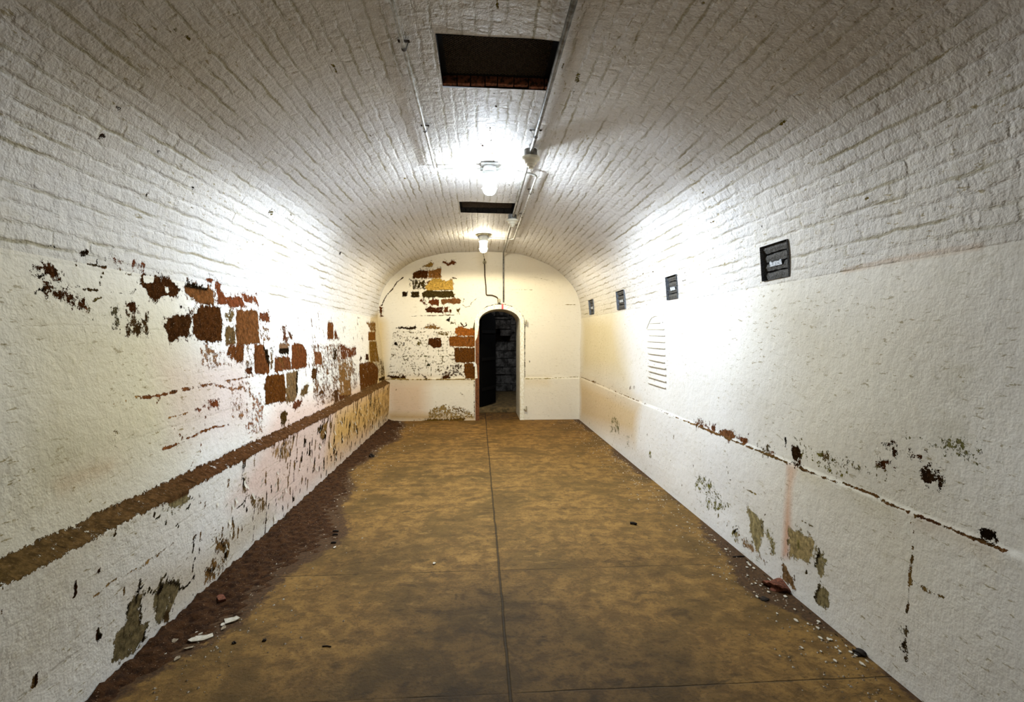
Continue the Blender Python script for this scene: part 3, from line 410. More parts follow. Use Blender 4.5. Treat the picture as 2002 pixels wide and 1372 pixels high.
def masonry(name, base, brick=None, grit=1.0, dirt=.5, joint_dirt=.5, spot=.0):
    t = NT(name); pos = t.n('ShaderNodeNewGeometry').outputs['Position']; flat = t.attr('flat', 'Vector')
    fine = t.noise(pos, 90, 3, .6); med = t.noise(pos, 16, 3, .6); big = t.noise(pos, 2.2, 3, .6)
    streaky = t.noise(t.scale(flat, (6, 26, 1)), 1.0, 5, .62, .6)
    bare = t.attr('bare', 'Fac'); stone = t.attr('stone'); stain = t.attr('stain')
    rag = t.math('ADD', t.math('MULTIPLY', t.math('SUBTRACT', t.noise(pos, 26, 4, .75), .5), 2.1), t.math('MULTIPLY', t.math('SUBTRACT', t.noise(pos, 190, 2, .5), .5), .6))
    rag = t.math('ADD', rag, t.math('MULTIPLY', t.math('SUBTRACT', t.noise(pos, 7, 2, .5), .5), .7))
    m = t.math('ADD', bare, t.math('MULTIPLY', rag, t.ramp(bare, .05, .3)))
    mask = t.ramp(m, .50, .56)
    # paint
    col = t.mix(t.ramp(big, .35, .7, 0.0, dirt * .35), lin(base), lin((200, 192, 172)))
    col = t.mix(t.ramp(streaky, .56, .74, 0.0, dirt * .6), col, lin((176, 168, 138)))
    col = t.mix(t.ramp(med, .60, .74, 0.0, dirt * .45), col, lin((168, 156, 118)))
    col = t.mix(t.ramp(fine, .62, .76, 0.0, dirt * .5), col, lin((150, 138, 108)))
    dash = t.noise(t.scale(flat, (14, 46, 1)), 1.0, 5, .75, .3)
    col = t.mix(t.math('MULTIPLY', t.ramp(dash, .58, .64), t.ramp(t.noise(pos, 1.9, 3, .6), .40, .58, 0.3 * dirt + .03, 1.7 * dirt)), col, lin((134, 120, 72)))
    col = t.mix(1.0, col, stain, 'MULTIPLY')
    h = None
    if brick:
        warp = t.n('ShaderNodeVectorMath', operation='MULTIPLY_ADD'); nz = t.n('ShaderNodeTexNoise'); t.l(pos, nz.inputs['Vector']); nz.inputs['Scale'].default_value = 8.0; nz.inputs['Detail'].default_value = 5
        t.l(nz.outputs['Color'], warp.inputs[0]); warp.inputs[1].default_value = (.10, .035, 0); t.l(flat, warp.inputs[2])
        b2 = t.n('ShaderNodeTexBrick'); t.l(warp.outputs[0], b2.inputs['Vector']); b2.inputs['Scale'].default_value = 1.0; b2.offset = .37
        b2.inputs['Brick Width'].default_value = 1.9; b2.inputs['Row Height'].default_value = brick[1]; b2.inputs['Mortar Size'].default_value = brick[2]; b2.inputs['Mortar Smooth'].default_value = 1.0
        bt = t.n('ShaderNodeTexBrick'); t.l(warp.outputs[0], bt.inputs['Vector']); bt.inputs['Scale'].default_value = 1.0
        bt.inputs['Brick Width'].default_value = brick[0]; bt.inputs['Row Height'].default_value = brick[1]; bt.inputs['Mortar Size'].default_value = brick[2]
        bt.inputs['Mortar Smooth'].default_value = 1.0; bt.offset = .5
        bt.inputs['Color1'].default_value = (1, 1, 1, 1); bt.inputs['Color2'].default_value = (.55, .55, .55, 1)
        b2.inputs['Color1'].default_value = (1, 1, 1, 1); b2.inputs['Color2'].default_value = (.3, .3, .3, 1)
        hg = t.ramp(t.noise(pos, 2.6, 3, .6), .40, .62, .15, .8)
        jf = t.math('ADD', t.math('MULTIPLY', b2.outputs['Fac'], t.math('SUBTRACT', 1.0, hg)), t.math('MULTIPLY', bt.outputs['Fac'], hg)); gate = t.ramp(t.noise(t.scale(flat, (1.6, 9, 1)), 1.0, 4, .6), .42, .66)
        jd = t.math('MULTIPLY', t.math('MULTIPLY', t.ramp(jf, .35, .95), gate), joint_dirt)
        col = t.mix(jd, col, lin((126, 114, 74)))
        bw = t.n('ShaderNodeRGBToBW'); t.l(b2.outputs['Color'], bw.inputs[0])
        h = t.math('ADD', t.math('MULTIPLY', jf, t.ramp(t.noise(t.scale(flat, (3.2, 11, 1)), 1.0, 5, .72), .42, .62, 0, -1.2)), t.math('MULTIPLY', bw.outputs[0], brick[3]))
    sv = t.mix(t.ramp(t.noise(pos, 34, 4, .65), .3, .75), (.36, .345, .235, 1), (.98, .93, .62, 1))
    scol = t.mix(1.0, stone, sv, 'MULTIPLY')
    scol = t.mix(t.ramp(t.noise(t.scale(flat, (34, 9, 1)), 1.0, 4, .7, .5), .58, .68, 0, .75), scol, lin((30, 20, 12)))
    scol = t.mix(t.ramp(t.noise(pos, 120, 3, .6), .62, .70, 0, .5), scol, lin((150, 124, 100)))
    col = t.mix(mask, col, scol)
    rim = t.math('MULTIPLY', t.ramp(m, .44, .50), t.ramp(m, .56, .64, 1.0, 0.0))
    t.l(col, t.b.inputs['Base Color'])
    t.val(t.b.inputs['Roughness'], t.ramp(mask, 0, 1, .62, .9)); t.val(t.b.inputs['Specular IOR Level'], t.ramp(mask, 0, 1, .2, 0.0))
    nrm = t.bump(med, .45 * grit, .018)
    if h is not None: nrm = t.bump(h, .8, brick[4], nrm)
    nrm = t.bump(fine, .5 * grit, .004, nrm)
    nrm = t.bump(t.math('MULTIPLY', mask, -1.0), 1.0, .018, nrm)
    t.l(nrm, t.b.inputs['Normal'])
    return t.m
M = {}
M['vault'] = masonry('whitewashed_brick', (204, 202, 200), (.215, .072, .018, .35, .0045), 1.5, .5, .8)
M['wall_l'] = masonry('peeling_whitewash', (218, 215, 208), (.62, .27, .012, .1, .0012), .95, .5, .2)
M['wall_r'] = masonry('rough_whitewash', (218, 216, 211), None, .75, .42, .08)
M['wall_b'] = masonry('cream_whitewash', (220, 214, 198), None, .45, .2, .3)

def simple(name, c, rough=.6, metal=0.0, nscale=40, namp=.25, bump=.2, c2=None, spec=.3, bd=.003):
    t = NT(name); pos = t.n('ShaderNodeTexCoord').outputs['Object']; nz = t.noise(pos, nscale, 4, .6)
    k = tuple(v * (1 - namp) for v in lin(c)[:3]) + (1,) if c2 is None else lin(c2)
    t.l(t.mix(t.ramp(nz, .38, .66), lin(c), k), t.b.inputs['Base Color']); t.b.inputs['Roughness'].default_value = rough
    t.b.inputs['Metallic'].default_value = metal; t.b.inputs['Specular IOR Level'].default_value = spec
    if bump: t.l(t.bump(nz, bump, bd), t.b.inputs['Normal'])
    return t.m
M['conduit'] = simple('painted_conduit', (205, 205, 200), .45, .1, 25, .3, .15, (150, 146, 132))
M['conduit_old'] = simple('stained_conduit', (172, 164, 138), .6, .1, 30, .3, .2, (96, 88, 56))
M['dark_pipe'] = simple('weathered_pipe', (134, 132, 126), .55, .2, 18, .3, .25, (84, 80, 70))
M['rust'] = simple('rusty_iron', (74, 58, 38), .8, .2, 60, .3, .4, (40, 32, 22))
M['fix'] = simple('fixture_enamel', (206, 208, 206), .4, .1, 30, .1, .05)
M['beige'] = simple('yellowed_plastic', (222, 214, 190), .45, 0, 20, .1, .05)
M['blackiron'] = simple('black_iron', (14, 12, 10), .9, 0, 80, .3, .5, spec=.1)
M['grille'] = simple('sooty_mesh', (84, 70, 54), .9, 0, 120, .4, .5, (44, 36, 27), .1)
M['slat'] = simple('dusty_slat', (30, 25, 19), .95, 0, 90, .4, .4, (14, 11, 8), .08)
M['redbrick'] = simple('raw_brick_edge', (140, 84, 58), .9, 0, 45, .3, .8, (58, 40, 24), .2, .006)
M['frame'] = simple('door_frame_paint', (228, 224, 206), .55, 0, 30, .1, .15, (206, 196, 166))
M['bareframe'] = simple('bare_brown_stone', (112, 66, 32), .85, 0, 40, .3, .4, (76, 44, 22))
M['leaf'] = simple('black_door_leaf', (9, 8, 7), .95, 0, 40, .3, .3, spec=.05)
M['red'] = simple('red_tag_plastic', (224, 70, 74), .5)
M['flake'] = simple('fallen_paint_flake', (206, 200, 184), .7, 0, 60, .12, .3, (176, 166, 144))
M['flake2'] = simple('dirty_paint_flake', (160, 146, 122), .8, 0, 60, .2, .3, (112, 96, 74))
M['twig'] = simple('dark_splinter', (36, 27, 18), .85)
M['rubble'] = simple('red_brown_rubble', (122, 74, 54), .9, 0, 50, .3, .8, (70, 40, 26), .2, .006)
M['paintridge'] = simple('whitewashed_ridge', (206, 200, 184), .7)
M['grit'] = simple('wall_foot_grit', (120, 100, 76), .9, 0, 30, .3, .6, (190, 182, 164))
# dark rough brick in the wall openings
t = NT('dark_brick_infill'); pos = t.n('ShaderNodeNewGeometry').outputs['Position']; nz = t.noise(pos, 70, 5, .7); nz2 = t.noise(pos, 160, 3, .6)
c = t.mix(t.ramp(nz, .35, .6), lin((40, 36, 30)), lin((74, 70, 62))); c = t.mix(t.ramp(nz2, .60, .68, 0, .8), c, lin((136, 142, 152)))
t.l(c, t.b.inputs['Base Color']); t.b.inputs['Roughness'].default_value = .85; t.l(t.bump(nz, .9, .012), t.b.inputs['Normal']); M['dbrick'] = t.m
M['mortar'] = simple('pale_mortar', (128, 134, 142), .9, 0, 150, .3, .6, (56, 54, 50))
M['label'] = simple('pale_smear', (186, 190, 192), .8, 0, 90, .2, .4, (120, 122, 124))
# floor
t = NT('worn_concrete'); pos = t.n('ShaderNodeNewGeometry').outputs['Position']; flat = t.attr('flat', 'Vector')
n1 = t.noise(pos, 1.7, 6, .62, .4); n2 = t.noise(pos, 9, 6, .74, .25); n3 = t.noise(pos, 55, 4, .6); n4 = t.noise(pos, 240, 2, .5); n5 = t.noise(t.scale(flat, (6, 9, 1)), 1.0, 6, .72, .45)
c = t.mix(t.ramp(n2, .38, .62), lin((98, 74, 42)), lin((134, 104, 63)))
c = t.mix(t.ramp(n1, .45, .62, 0, .7), c, lin((82, 64, 34)))
c = t.mix(t.ramp(n5, .55, .70, 0, .6), c, lin((160, 128, 86)))
c = t.mix(t.ramp(n5, .46, .34, 0, .7), c, lin((66, 50, 27)))
c = t.mix(t.ramp(n3, .52, .70, 0, .65), c, lin((72, 55, 30)))
c = t.mix(t.ramp(n4, .56, .70, 0, .6), c, lin((96, 78, 50)))
stn_shade = t.attr('stain'); c = t.mix(1.0, c, stn_shade, 'MULTIPLY'); c = t.mix(1.0, c, (1.02, .96, .64, 1), 'MULTIPLY')
bare = t.attr('bare', 'Fac'); mk = t.ramp(t.math('ADD', bare, t.math('MULTIPLY', t.math('SUBTRACT', t.noise(pos, 14, 5, .7), .5), t.ramp(bare, .02, .2, 0, 1.4))), .35, .62)
dirtc = t.mix(t.ramp(n3, .4, .65), lin((54, 36, 19)), lin((80, 55, 30)))
c = t.mix(t.math('MULTIPLY', mk, .92), c, dirtc)
sep = t.n('ShaderNodeSeparateXYZ'); t.l(pos, sep.inputs[0]); X, Y = sep.outputs[0], sep.outputs[1]
wob = t.math('MULTIPLY', t.math('SUBTRACT', t.noise(pos, 3, 3, .6), .5), .02)
def jline(v, c0, hw): return t.ramp(t.math('ABSOLUTE', t.math('ADD', t.math('SUBTRACT', v, c0), wob)), hw * .5, hw * 1.6, 1.0, 0.0)
cross = jline(Y, 3.31, .0035)
for yy in (4.47, 5.63, 6.79, 7.95, 2.15): cross = t.math('MAXIMUM', cross, jline(Y, yy, .0035))
cross = t.math('MULTIPLY', cross, t.ramp(t.noise(pos, 2.0, 3, .6), .40, .55, .15, .8))
main = jline(X, .132, .006)
jn = t.math('MAXIMUM', cross, main)
c = t.mix(t.math('MULTIPLY', jn, .82), c, lin((44, 34, 18)))
t.l(c, t.b.inputs['Base Color']); t.b.inputs['Roughness'].default_value = .78; t.b.inputs['Specular IOR Level'].default_value = .2
nr = t.bump(n2, .3, .02); nr = t.bump(n3, .5, .006, nr); nr = t.bump(n4, .4, .002, nr); nr = t.bump(t.math('MULTIPLY', jn, -1.0), .8, .006, nr); t.l(nr, t.b.inputs['Normal'])
M['floor'] = t.m
# loose earth
t = NT('red_brown_dirt'); pos = t.n('ShaderNodeNewGeometry').outputs['Position']; n2 = t.noise(pos, 26, 6, .7); n3 = t.noise(pos, 140, 3, .6)
c = t.mix(t.ramp(n2, .35, .65), lin((42, 26, 14)), lin((74, 48, 26))); c = t.mix(t.ramp(n3, .64, .72, 0, .8), c, lin((176, 150, 120))); t.l(c, t.b.inputs['Base Color']); t.b.inputs['Roughness'].default_value = .95
t.b.inputs['Specular IOR Level'].default_value = .1
nr = t.bump(n2, .8, .015); nr = t.bump(n3, .8, .004, nr); t.l(nr, t.b.inputs['Normal']); M['dirt'] = t.m
# dark stone beyond the doorway
t = NT('dark_passage_stone'); pos = t.n('ShaderNodeNewGeometry').outputs['Position']; n2 = t.noise(pos, 5, 6, .7, .5); n3 = t.noise(pos, 30, 4, .7)
c = t.mix(t.ramp(n2, .38, .62), lin((40, 35, 28)), lin((112, 106, 98))); c = t.mix(t.ramp(n3, .5, .7, 0, .7), c, lin((44, 38, 28))); t.l(c, t.b.inputs['Base Color']); t.b.inputs['Roughness'].default_value = .9
nr = t.bump(n2, .8, .06); nr = t.bump(n3, .8, .02, nr); t.l(nr, t.b.inputs['Normal']); M['pstone'] = t.m
M['pfloor'] = simple('passage_floor', (110, 90, 56), .9, 0, 12, .3, .4, (70, 58, 34))
def glow(name, colr, strength):
    t = NT(name); e = t.n('ShaderNodeEmission'); e.inputs[0].default_value = (*colr, 1); e.inputs[1].default_value = strength; t.l(e.outputs[0], t.out.inputs[0]); return t.m
M['jar_near'] = glow('lit_glass_cool', *LAMP_NEAR[:2]); M['jar_far'] = glow('lit_glass_warm', *LAMP_FAR[:2])

# ------------------------------------------------------------------ the room shell
Y0 = -5.5
def pxm_room(px, py): y, s = to_room(px, py); return max(y, .5) / F
def room_pos(U, V):
    x, z = prof_at(V); n = np.sin(U * 2.1 + V * 3.3) * .005 + np.sin(U * 5.3 - V * 4.1 + 1) * .004 + np.sin(U * 1.3 + V * 9.7) * .003
    k = np.clip((V - .02) / .2, 0, 1) * np.clip((S_END - .02 - V) / .2, 0, 1); n = n * k
    dx = XC * .5 - x; dz = 1.3 - z; L = np.hypot(dx, dz); return np.column_stack([x + dx / L * n, U, z + dz / L * n])
# small vertical flecks of lifted paint
ticks = []
for k in range(420):
    y = 1.2 + 8.1 * rng.random() ** .8; s = .04 + .62 * rng.random(); far = np.clip((y - 2.6) / 3, 0, 1)
    if rng.random() > .35 + .65 * far: continue
    L = .02 + .07 * rng.random() * (.5 + far); dy = .02 * (rng.random() - .5)
    L_ = lin(BK if rng.random() < .55 else (120, 92, 62)); ticks.append((np.array([(y, s), (y + dy, s + L)]), .74 + .18 * rng.random(), L_, .004 + .006 * rng.random() + .006 * far))
for k in range(90):                                         # fainter flecks above the left ledge and on the far stretch
    y = 4.6 + 4.7 * rng.random(); s = .75 + 1.0 * rng.random(); L = .02 + .08 * rng.random()
    ticks.append((np.array([(y, s), (y, s + L)]), .72, lin((110, 78, 48)), .008))
for k in range(46):
    y = 2.6 + 6 * rng.random(); s = S_END - .06 - .5 * rng.random(); L = .02 + .03 * rng.random()
    ticks.append((np.array([(y, s), (y + .01, s - L)]), .66, lin((126, 116, 72)), .004 + .003 * rng.random()))
for k in range(70):
    s = S_SPL + .15 + (S_SPR - S_SPL - .3) * rng.random(); y = 1.5 + 5.5 * rng.random()
    ticks.append((np.array([(y, s), (y + .02 + .08 * rng.random(), s + .004)]), .66, lin((120, 108, 60)), .005))
# the ledge of the left wall has lost its paint
def room_attr(P):
    b, st, sn = paint(P, ROOM_P, ROOM_L, ROOM_S, to_room, ticks, ROOM_H, pxm=pxm_room)
    dl_ = np.maximum(S_LED0 - P[:, 1], P[:, 1] - S_LED1); m = dl_ < .03
    b[m] = np.maximum(b[m], .88 * np.clip(1 - dl_[m] / .03, 0, 1))
    f = np.clip((P[:, 0] - 1.6) / 1.6, 0, 1)[:, None]; g = np.clip((P[:, 0] - 5) / 3, 0, 1)[:, None]
    c = np.array(lin((116, 94, 66))) * (1 - f) + np.array(lin((94, 64, 48))) * f; c = c * (1 - g) + np.array(lin((106, 78, 52))) * g
    st[m] = c[m]
    return b, st, sn
# vault openings
VX = (.108 - .32, .108 + .32); VS = (s_at_x(VX[0]), s_at_x(VX[1]))
VENTS = [(2.68, 3.22), (5.92, 6.44)]
panels = []
for q in ([(1485, 484), (1538, 468), (1548, 541), (1496, 548)], [(1301, 541), (1322, 537), (1328, 583), (1307, 586)], [(1204, 569), (1220, 567), (1224, 604), (1209, 605)], [(1150, 587), (1159, 585), (1163, 614), (1155, 615)]):
    r = np.array([to_room(*p) for p in q]); panels.append((r[[1, 2], 0].mean(), r[[0, 3], 0].mean(), r[[0, 1], 1].mean(), r[[2, 3], 1].mean()))
print('PANELS', panels, 'vents', VS, 'spring', S_SPL, S_SPR)
ceil_holes = [(a, b, VS[0], VS[1]) for a, b in VENTS] + [p for p in panels]
def hole(r): return lambda u, v: (u > r[0]) & (u < r[1]) & (v > r[2]) & (v < r[3])
uu = np.unique(np.concatenate([np.linspace(Y0, 1.0, 25), steps(1.0, YB, .018, [r[i] for r in ceil_holes for i in (0, 1)])]))
def clean(v, keep, d):
    v = list(v); out = []
    for x in v:
        if all(abs(x - k) > d or x == k for k in keep): out.append(x)
    return np.array(out)
uu = clean(uu, [r[i] for r in ceil_holes for i in (0, 1)], .004)
vk = [r[i] for r in ceil_holes for i in (2, 3)]
vv = steps(S_SPL, S_SPR, .016); vv = np.array(sorted(set([x for x in vv if all(abs(x - k) > .005 for k in vk)] + vk)))
ceiling = tag(grid_obj('ceiling', uu, vv, room_pos, M['vault'], attrs=room_attr, holes=[hole(r) for r in ceil_holes]), kind='structure')
uw = np.unique(np.concatenate([np.linspace(Y0, 1.0, 25), steps(1.0, YB, .018)]))
vl = np.unique(np.concatenate([steps(0, S_LED0, .014), steps(S_LED0, S_LED1, .02), steps(S_LED1, S_SPL, .013)]))
wall_left = tag(grid_obj('wall_left', uw, vl, room_pos, M['wall_l'], attrs=room_attr), kind='structure')
vr = np.unique(np.concatenate([steps(S_SPR, S_RL1, .015), steps(S_RL1, S_RL0, .012), steps(S_RL0, S_END, .014)]))
wall_right = tag(grid_obj('wall_right', uw, vr, room_pos, M['wall_r'], attrs=room_attr), kind='structure')

# end wall with the arched doorway
DX, DHW, DSP, DRI = .381, .366, 1.767, .228                  # centre, half width, spring height, rise of the opening
def in_door(x, z, g=0.0):
    hw, ri = DHW + g, DRI + g
    return (abs(x - DX) < hw) & (z < DSP + ri * np.sqrt(np.clip(1 - ((x - DX) / hw) ** 2, 0, 1)))
def back_pos(U, V):
    lower = V < .745; d = np.where(lower, YB - .03, YB) + np.clip((V - .745) / .012, 0, 1) * 0
    return np.column_stack([U, d + .003 * np.sin(U * 7 + V * 5) * (V > .8), V])
def back_attr(P):
    return paint(P, BACK_P, BACK_L, BACK_S, to_back, [], (), edge=.02, pxm=lambda a, b: YB / F)
ub = steps(-1.86, 1.92, .012, [DX - DHW - .04, DX + DHW + .04]); vb = steps(0, 3.1, .012, [.744, .752])
wall_back = tag(grid_obj('wall_back', ub, vb, back_pos, M['wall_b'], attrs=back_attr, holes=[lambda u, v: in_door(u, v, .035)]), kind='structure')
wf = MB(); wf.add([(-1.9, Y0, 0), (1.95, Y0, 0), (1.95, Y0, 3.1), (-1.9, Y0, 3.1)], [(0, 1, 2, 3)]); wall_front = tag(wf.build('wall_front', M['pstone']), kind='structure')

# floor
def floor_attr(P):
    n = len(P); b = np.zeros(n); stn_shade = np.ones((n, 4)); stone = np.ones((n, 4)); x, y = P[:, 0], P[:, 1]
    edge = .24 + .10 * np.sin(y * 1.7 + .6) + .05 * np.sin(y * 5.1) + .16 * np.exp(-((y - 3.7) / .9) ** 2) - .14 * np.exp(-((y - 1.9) / .45) ** 2)
    b = np.clip((edge + .14 - (x + 1.6)) / .22 + .25, 0, 1)
    e2 = .10 + .05 * np.sin(y * 2.3) + .03 * np.sin(y * 7.0) + .14 * np.exp(-((y - 3.0) / .5) ** 2); b = np.maximum(b, .72 * np.clip((e2 - (1.82 - x)) / .12 + .2, 0, 1))
    b = np.maximum(b, .5 * np.clip((.12 - (YB - y)) / .15, 0, 1))
    d = np.hypot((x - .05) / .62, (y - 2.75) / .62); k = np.clip(1.15 - d, 0, .8)[:, None]; stn_shade[:, :3] = stn_shade[:, :3] * (1 - k * .62)
    for cx, cy, rx, ry, kk in ((0.1, 1.9, 1.4, .45, .3), (-.4, 2.2, .5, .25, .35), (.75, 2.3, .35, .3, .35), (-.75, 3.6, .35, .5, .25), (.9, 3.4, .5, .3, .2), (.2, 2.0, .5, .3, .4)):  # dark blotches; the broad near ones paint in the dim foreground
        k = kk * np.exp(-(((x - cx) / rx) ** 2 + ((y - cy) / ry) ** 2))[:, None]; stn_shade[:, :3] *= (1 - k)
    k = .5 * np.clip((y - 6.0) / 3.0, 0, 1)[:, None]; stn_shade[:, :3] = stn_shade[:, :3] * (1 - k) + k * np.array([1.0, .86, .55])
    return b, stone, stn_shade
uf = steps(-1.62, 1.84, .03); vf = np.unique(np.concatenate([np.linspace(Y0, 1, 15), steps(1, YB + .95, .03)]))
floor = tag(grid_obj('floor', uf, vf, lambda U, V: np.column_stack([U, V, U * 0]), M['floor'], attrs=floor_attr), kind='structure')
floor.data.flip_normals()

# doorway: frame, reveal, step, passage
YD = 10.28
def arch_pts(hw, ri, n=24, z0=0.0, sp=DSP):
    p = [(DX - hw, z0), (DX - hw, sp * .34), (DX - hw, sp * .7)]
    for k in range(n + 1):
        a = math.pi * (1 - k / n); p.append((DX + hw * math.cos(a), sp + ri * math.sin(a)))
    return p + [(DX + hw, sp * .7), (DX + hw, sp * .34), (DX + hw, z0)]
def strip(A, ya, B, yb):
    v = [(x, ya, z) for x, z in A] + [(x, yb, z) for x, z in B]; n = len(A); return v, [(i, i + 1, n + i + 1, n + i) for i in range(n - 1)]
inner = arch_pts(DHW, DRI); outer = arch_pts(DHW + .076, DRI + .078)
fr = MB(); yf = YB - .045
fr.add(*strip(inner, yf + .006, [(x + (DX - x) * -.02, z) for x, z in inner], yf)); fr.add(*strip(outer, yf, inner, yf)); fr.add(*strip(outer, YB + .01, outer, yf)); fr.add(*strip(inner, yf, inner, YD))
trim = tag(fr.build('trim_1', M['frame'], auto=True), kind='structure')
trim['label'] = 'white arched surround of the doorway'
# the left jamb has lost its paint: bare brown facing on the lower left of the surround
bj = MB(); zt = 1.70
ja = [(DX - DHW - .070, 0.0), (DX - DHW - .072, .75), (DX - DHW - .030, .76), (DX - DHW - .044, 1.0), (DX - DHW - .066, 1.04), (DX - DHW - .068, 1.42), (DX - DHW - .03, 1.5), (DX - DHW - .012, 1.62), (DX - DHW - .002, zt)]
jb = [(DX - DHW + .001, z) for _, z in ja]
bj.add(*strip(ja, yf - .004, jb, yf - .004)); bj.add(*strip(jb, yf - .004, jb, YD)); bj.build('bare_jamb', M['bareframe'], trim)['label'] = 'unpainted brown left jamb'
for zz in (1.74, .19):
    hb = MB(); hb.box((DX + DHW + .095, yf - .012, zz), (.055, .03, .022), bev=.004); hb.lathe([(.011, -.035), (.011, .05)], (DX + DHW + .112, yf - .018, zz + .01), 12, closed=True)
    hb.build('hinge_bracket', M['conduit_old'], trim, auto=True)
lt = MB(); lt.box((DX - DHW - .082, yf - .006, 1.0), (.034, .02, .065), bev=.004); lt.build('latch_keeper', M['fix'], trim, auto=True)
# arched black door leaf standing half open into the passage
dl = MB(); n = 18; wd = .74
pr = [(0, .02)] + [(wd * (1 - math.cos(math.pi * k / n)) / 2, 1.70 + .20 * math.sin(math.pi * k / n)) for k in range(n + 1)] + [(wd, .02)]
a = math.radians(66); hx, hy = DX - DHW + .03, YD + .03
def dpt(u, z, o): return (hx + u * math.cos(a) - o * math.sin(a), hy + u * math.sin(a) + o * math.cos(a), z + .10)
v = [dpt(u, z, -.02) for u, z in pr] + [dpt(u, z, .02) for u, z in pr]; m_ = len(pr)
dl.add(v, [tuple(range(m_)), tuple(range(2 * m_ - 1, m_ - 1, -1))] + [(i, (i + 1) % m_, m_ + (i + 1) % m_, m_ + i) for i in range(m_)])
leaf = tag(dl.build('door_1', M['leaf'], auto=True), kind='structure'); leaf['label'] = 'black arched door leaf standing open in the dark passage'
for zz in (.35, .95, 1.5):
    sb = MB(); sb.add([dpt(u, z, o) for u in (.02, wd - .03) for z in (zz - .03, zz + .03) for o in (-.032, -.018)], [(0, 1, 3, 2), (4, 6, 7, 5), (0, 4, 5, 1), (2, 3, 7, 6), (0, 2, 6, 4), (1, 5, 7, 3)]); sb.build('strap_hinge', M['blackiron'], leaf)
# step and passage shell
ps = MB(); ps.box((DX, YD + .25, .05), (1.9, .5, .10), bev=.012); tag(ps.build('trim_2', M['pfloor'], auto=True), kind='structure')
pf = MB(); pf.add([(-1.2, YD + .4, .095), (1.7, YD + .4, .095), (1.7, 13.6, .095), (-1.2, 13.6, .095)], [(0, 1, 2, 3)]); tag(pf.build('floor_passage', M['pfloor']), kind='structure')
def quadwall(name, pts, mat): o = mesh_obj(name, pts, [(0, 1, 2, 3)], mat); return tag(o, kind='structure')
quadwall('wall_passage_left', [(-1.2, YD, 0), (-1.2, 13.6, 0), (-1.2, 13.6, 2.7), (-1.2, YD, 2.7)], M['pstone'])
quadwall('wall_passage_right', [(1.7, YD, 0), (1.7, 13.6, 0), (1.7, 13.6, 2.7), (1.7, YD, 2.7)], M['pstone'])
quadwall('ceiling_passage', [(-1.2, YD, 2.7), (1.7, YD, 2.7), (1.7, 13.6, 2.7), (-1.2, 13.6, 2.7)], M['pstone'])
# far wall: squared stones, a heavy corbelled block under a lintel
fw = MB(); YF = 13.4; fw.add([(-1.2, YF + .1, 0), (1.7, YF + .1, 0), (1.7, YF + .1, 2.7), (-1.2, YF + .1, 2.7)], [(0, 1, 2, 3)])
zrow = .095; r2 = random.Random(3)
while zrow < 2.6:
    hh = r2.uniform(.17, .26); x0 = -.6 - r2.random() * .3
    while x0 < 1.6:
        ww = r2.uniform(.22, .46); fw.box((x0 + ww / 2, YF + .06 - r2.uniform(0, .03), zrow + hh / 2), (ww - .014, .12, hh - .014), bev=.012); x0 += ww
    zrow += hh
tag(fw.build('wall_passage_far', M['pstone'], auto=True), kind='structure')
cb = MB()
for (x0, x1, y0, y1, d) in ((312, 512, 300, 325, .26), (335, 505, 332, 420, .34), (395, 512, 420, 490, .30), (290, 350, 245, 292, .16), (355, 475, 248, 292, .20), (345, 450, 825, 870, .16)):
    (xa, za), (xb, zb) = to_back(*cpx('T', (x0, y0)), Y=YF - d), to_back(*cpx('T', (x1, y1)), Y=YF - d)
    cb.box(((xa + xb) / 2, YF - d / 2, (za + zb) / 2), (abs(xb - xa), d, abs(za - zb)), bev=.012)
tag(cb.build('trim_3', M['pstone'], auto=True), kind='structure')
# back side of the end wall so that the passage is closed
bs = MB(); q = arch_pts(DHW, DRI); bs.add(*strip(q, YD, [(DX + (x - DX) * 4.2, z + (1.0 if z > DSP else 0)) for x, z in q], YD)); tag(bs.build('wall_passage_near', M['pstone']), kind='structure')
pl = bpy.data.lights.new('passage_fill_light', 'POINT'); pl.energy = .7; pl.color = (.88, .92, 1.0); pl.shadow_soft_size = .08  # unseen point light, added without a fitting to lift the passage stones
po = bpy.data.objects.new('passage_fill_light', pl); COL.objects.link(po); po.location = (1.15, 11.9, 2.45)

# faint outline of a blocked arched window on the right wall
rd = MB()
def rpt(px, py, off=-.001):
    y, s = to_room(px, py); x, z = prof_at(s); return (float(x) - off - .004, y, float(z))
rows = [(238, 245, 390, 237), (200, 332, 450, 332), (232, 422, 462, 428), (205, 512, 462, 524), (200, 600, 462, 620), (212, 692, 462, 720), (222, 780, 452, 826), (212, 872, 468, 918), (212, 948, 470, 1015), (205, 1034, 472, 1113), (210, 1128, 468, 1208)]
for x0, y0, x1, y1 in rows:
    P_ = [(1240 + (x0 + (x1 - x0) * k / 6) / 7.62, 600 + (y0 + (y1 - y0) * k / 6) / 7.62) for k in range(7)]; rd.tube([rpt(*p) for p in P_], .0065, 6)
rd.tube([rpt(1240 + a_ / 7.62, 600 + b_ / 7.62) for a_, b_ in [(190, 322), (210, 270), (245, 190), (270, 155), (320, 133), (360, 140), (400, 172), (430, 230)]], .0065, 6)
rd.build('blocked_window_joints', M['paintridge'], wall_right)

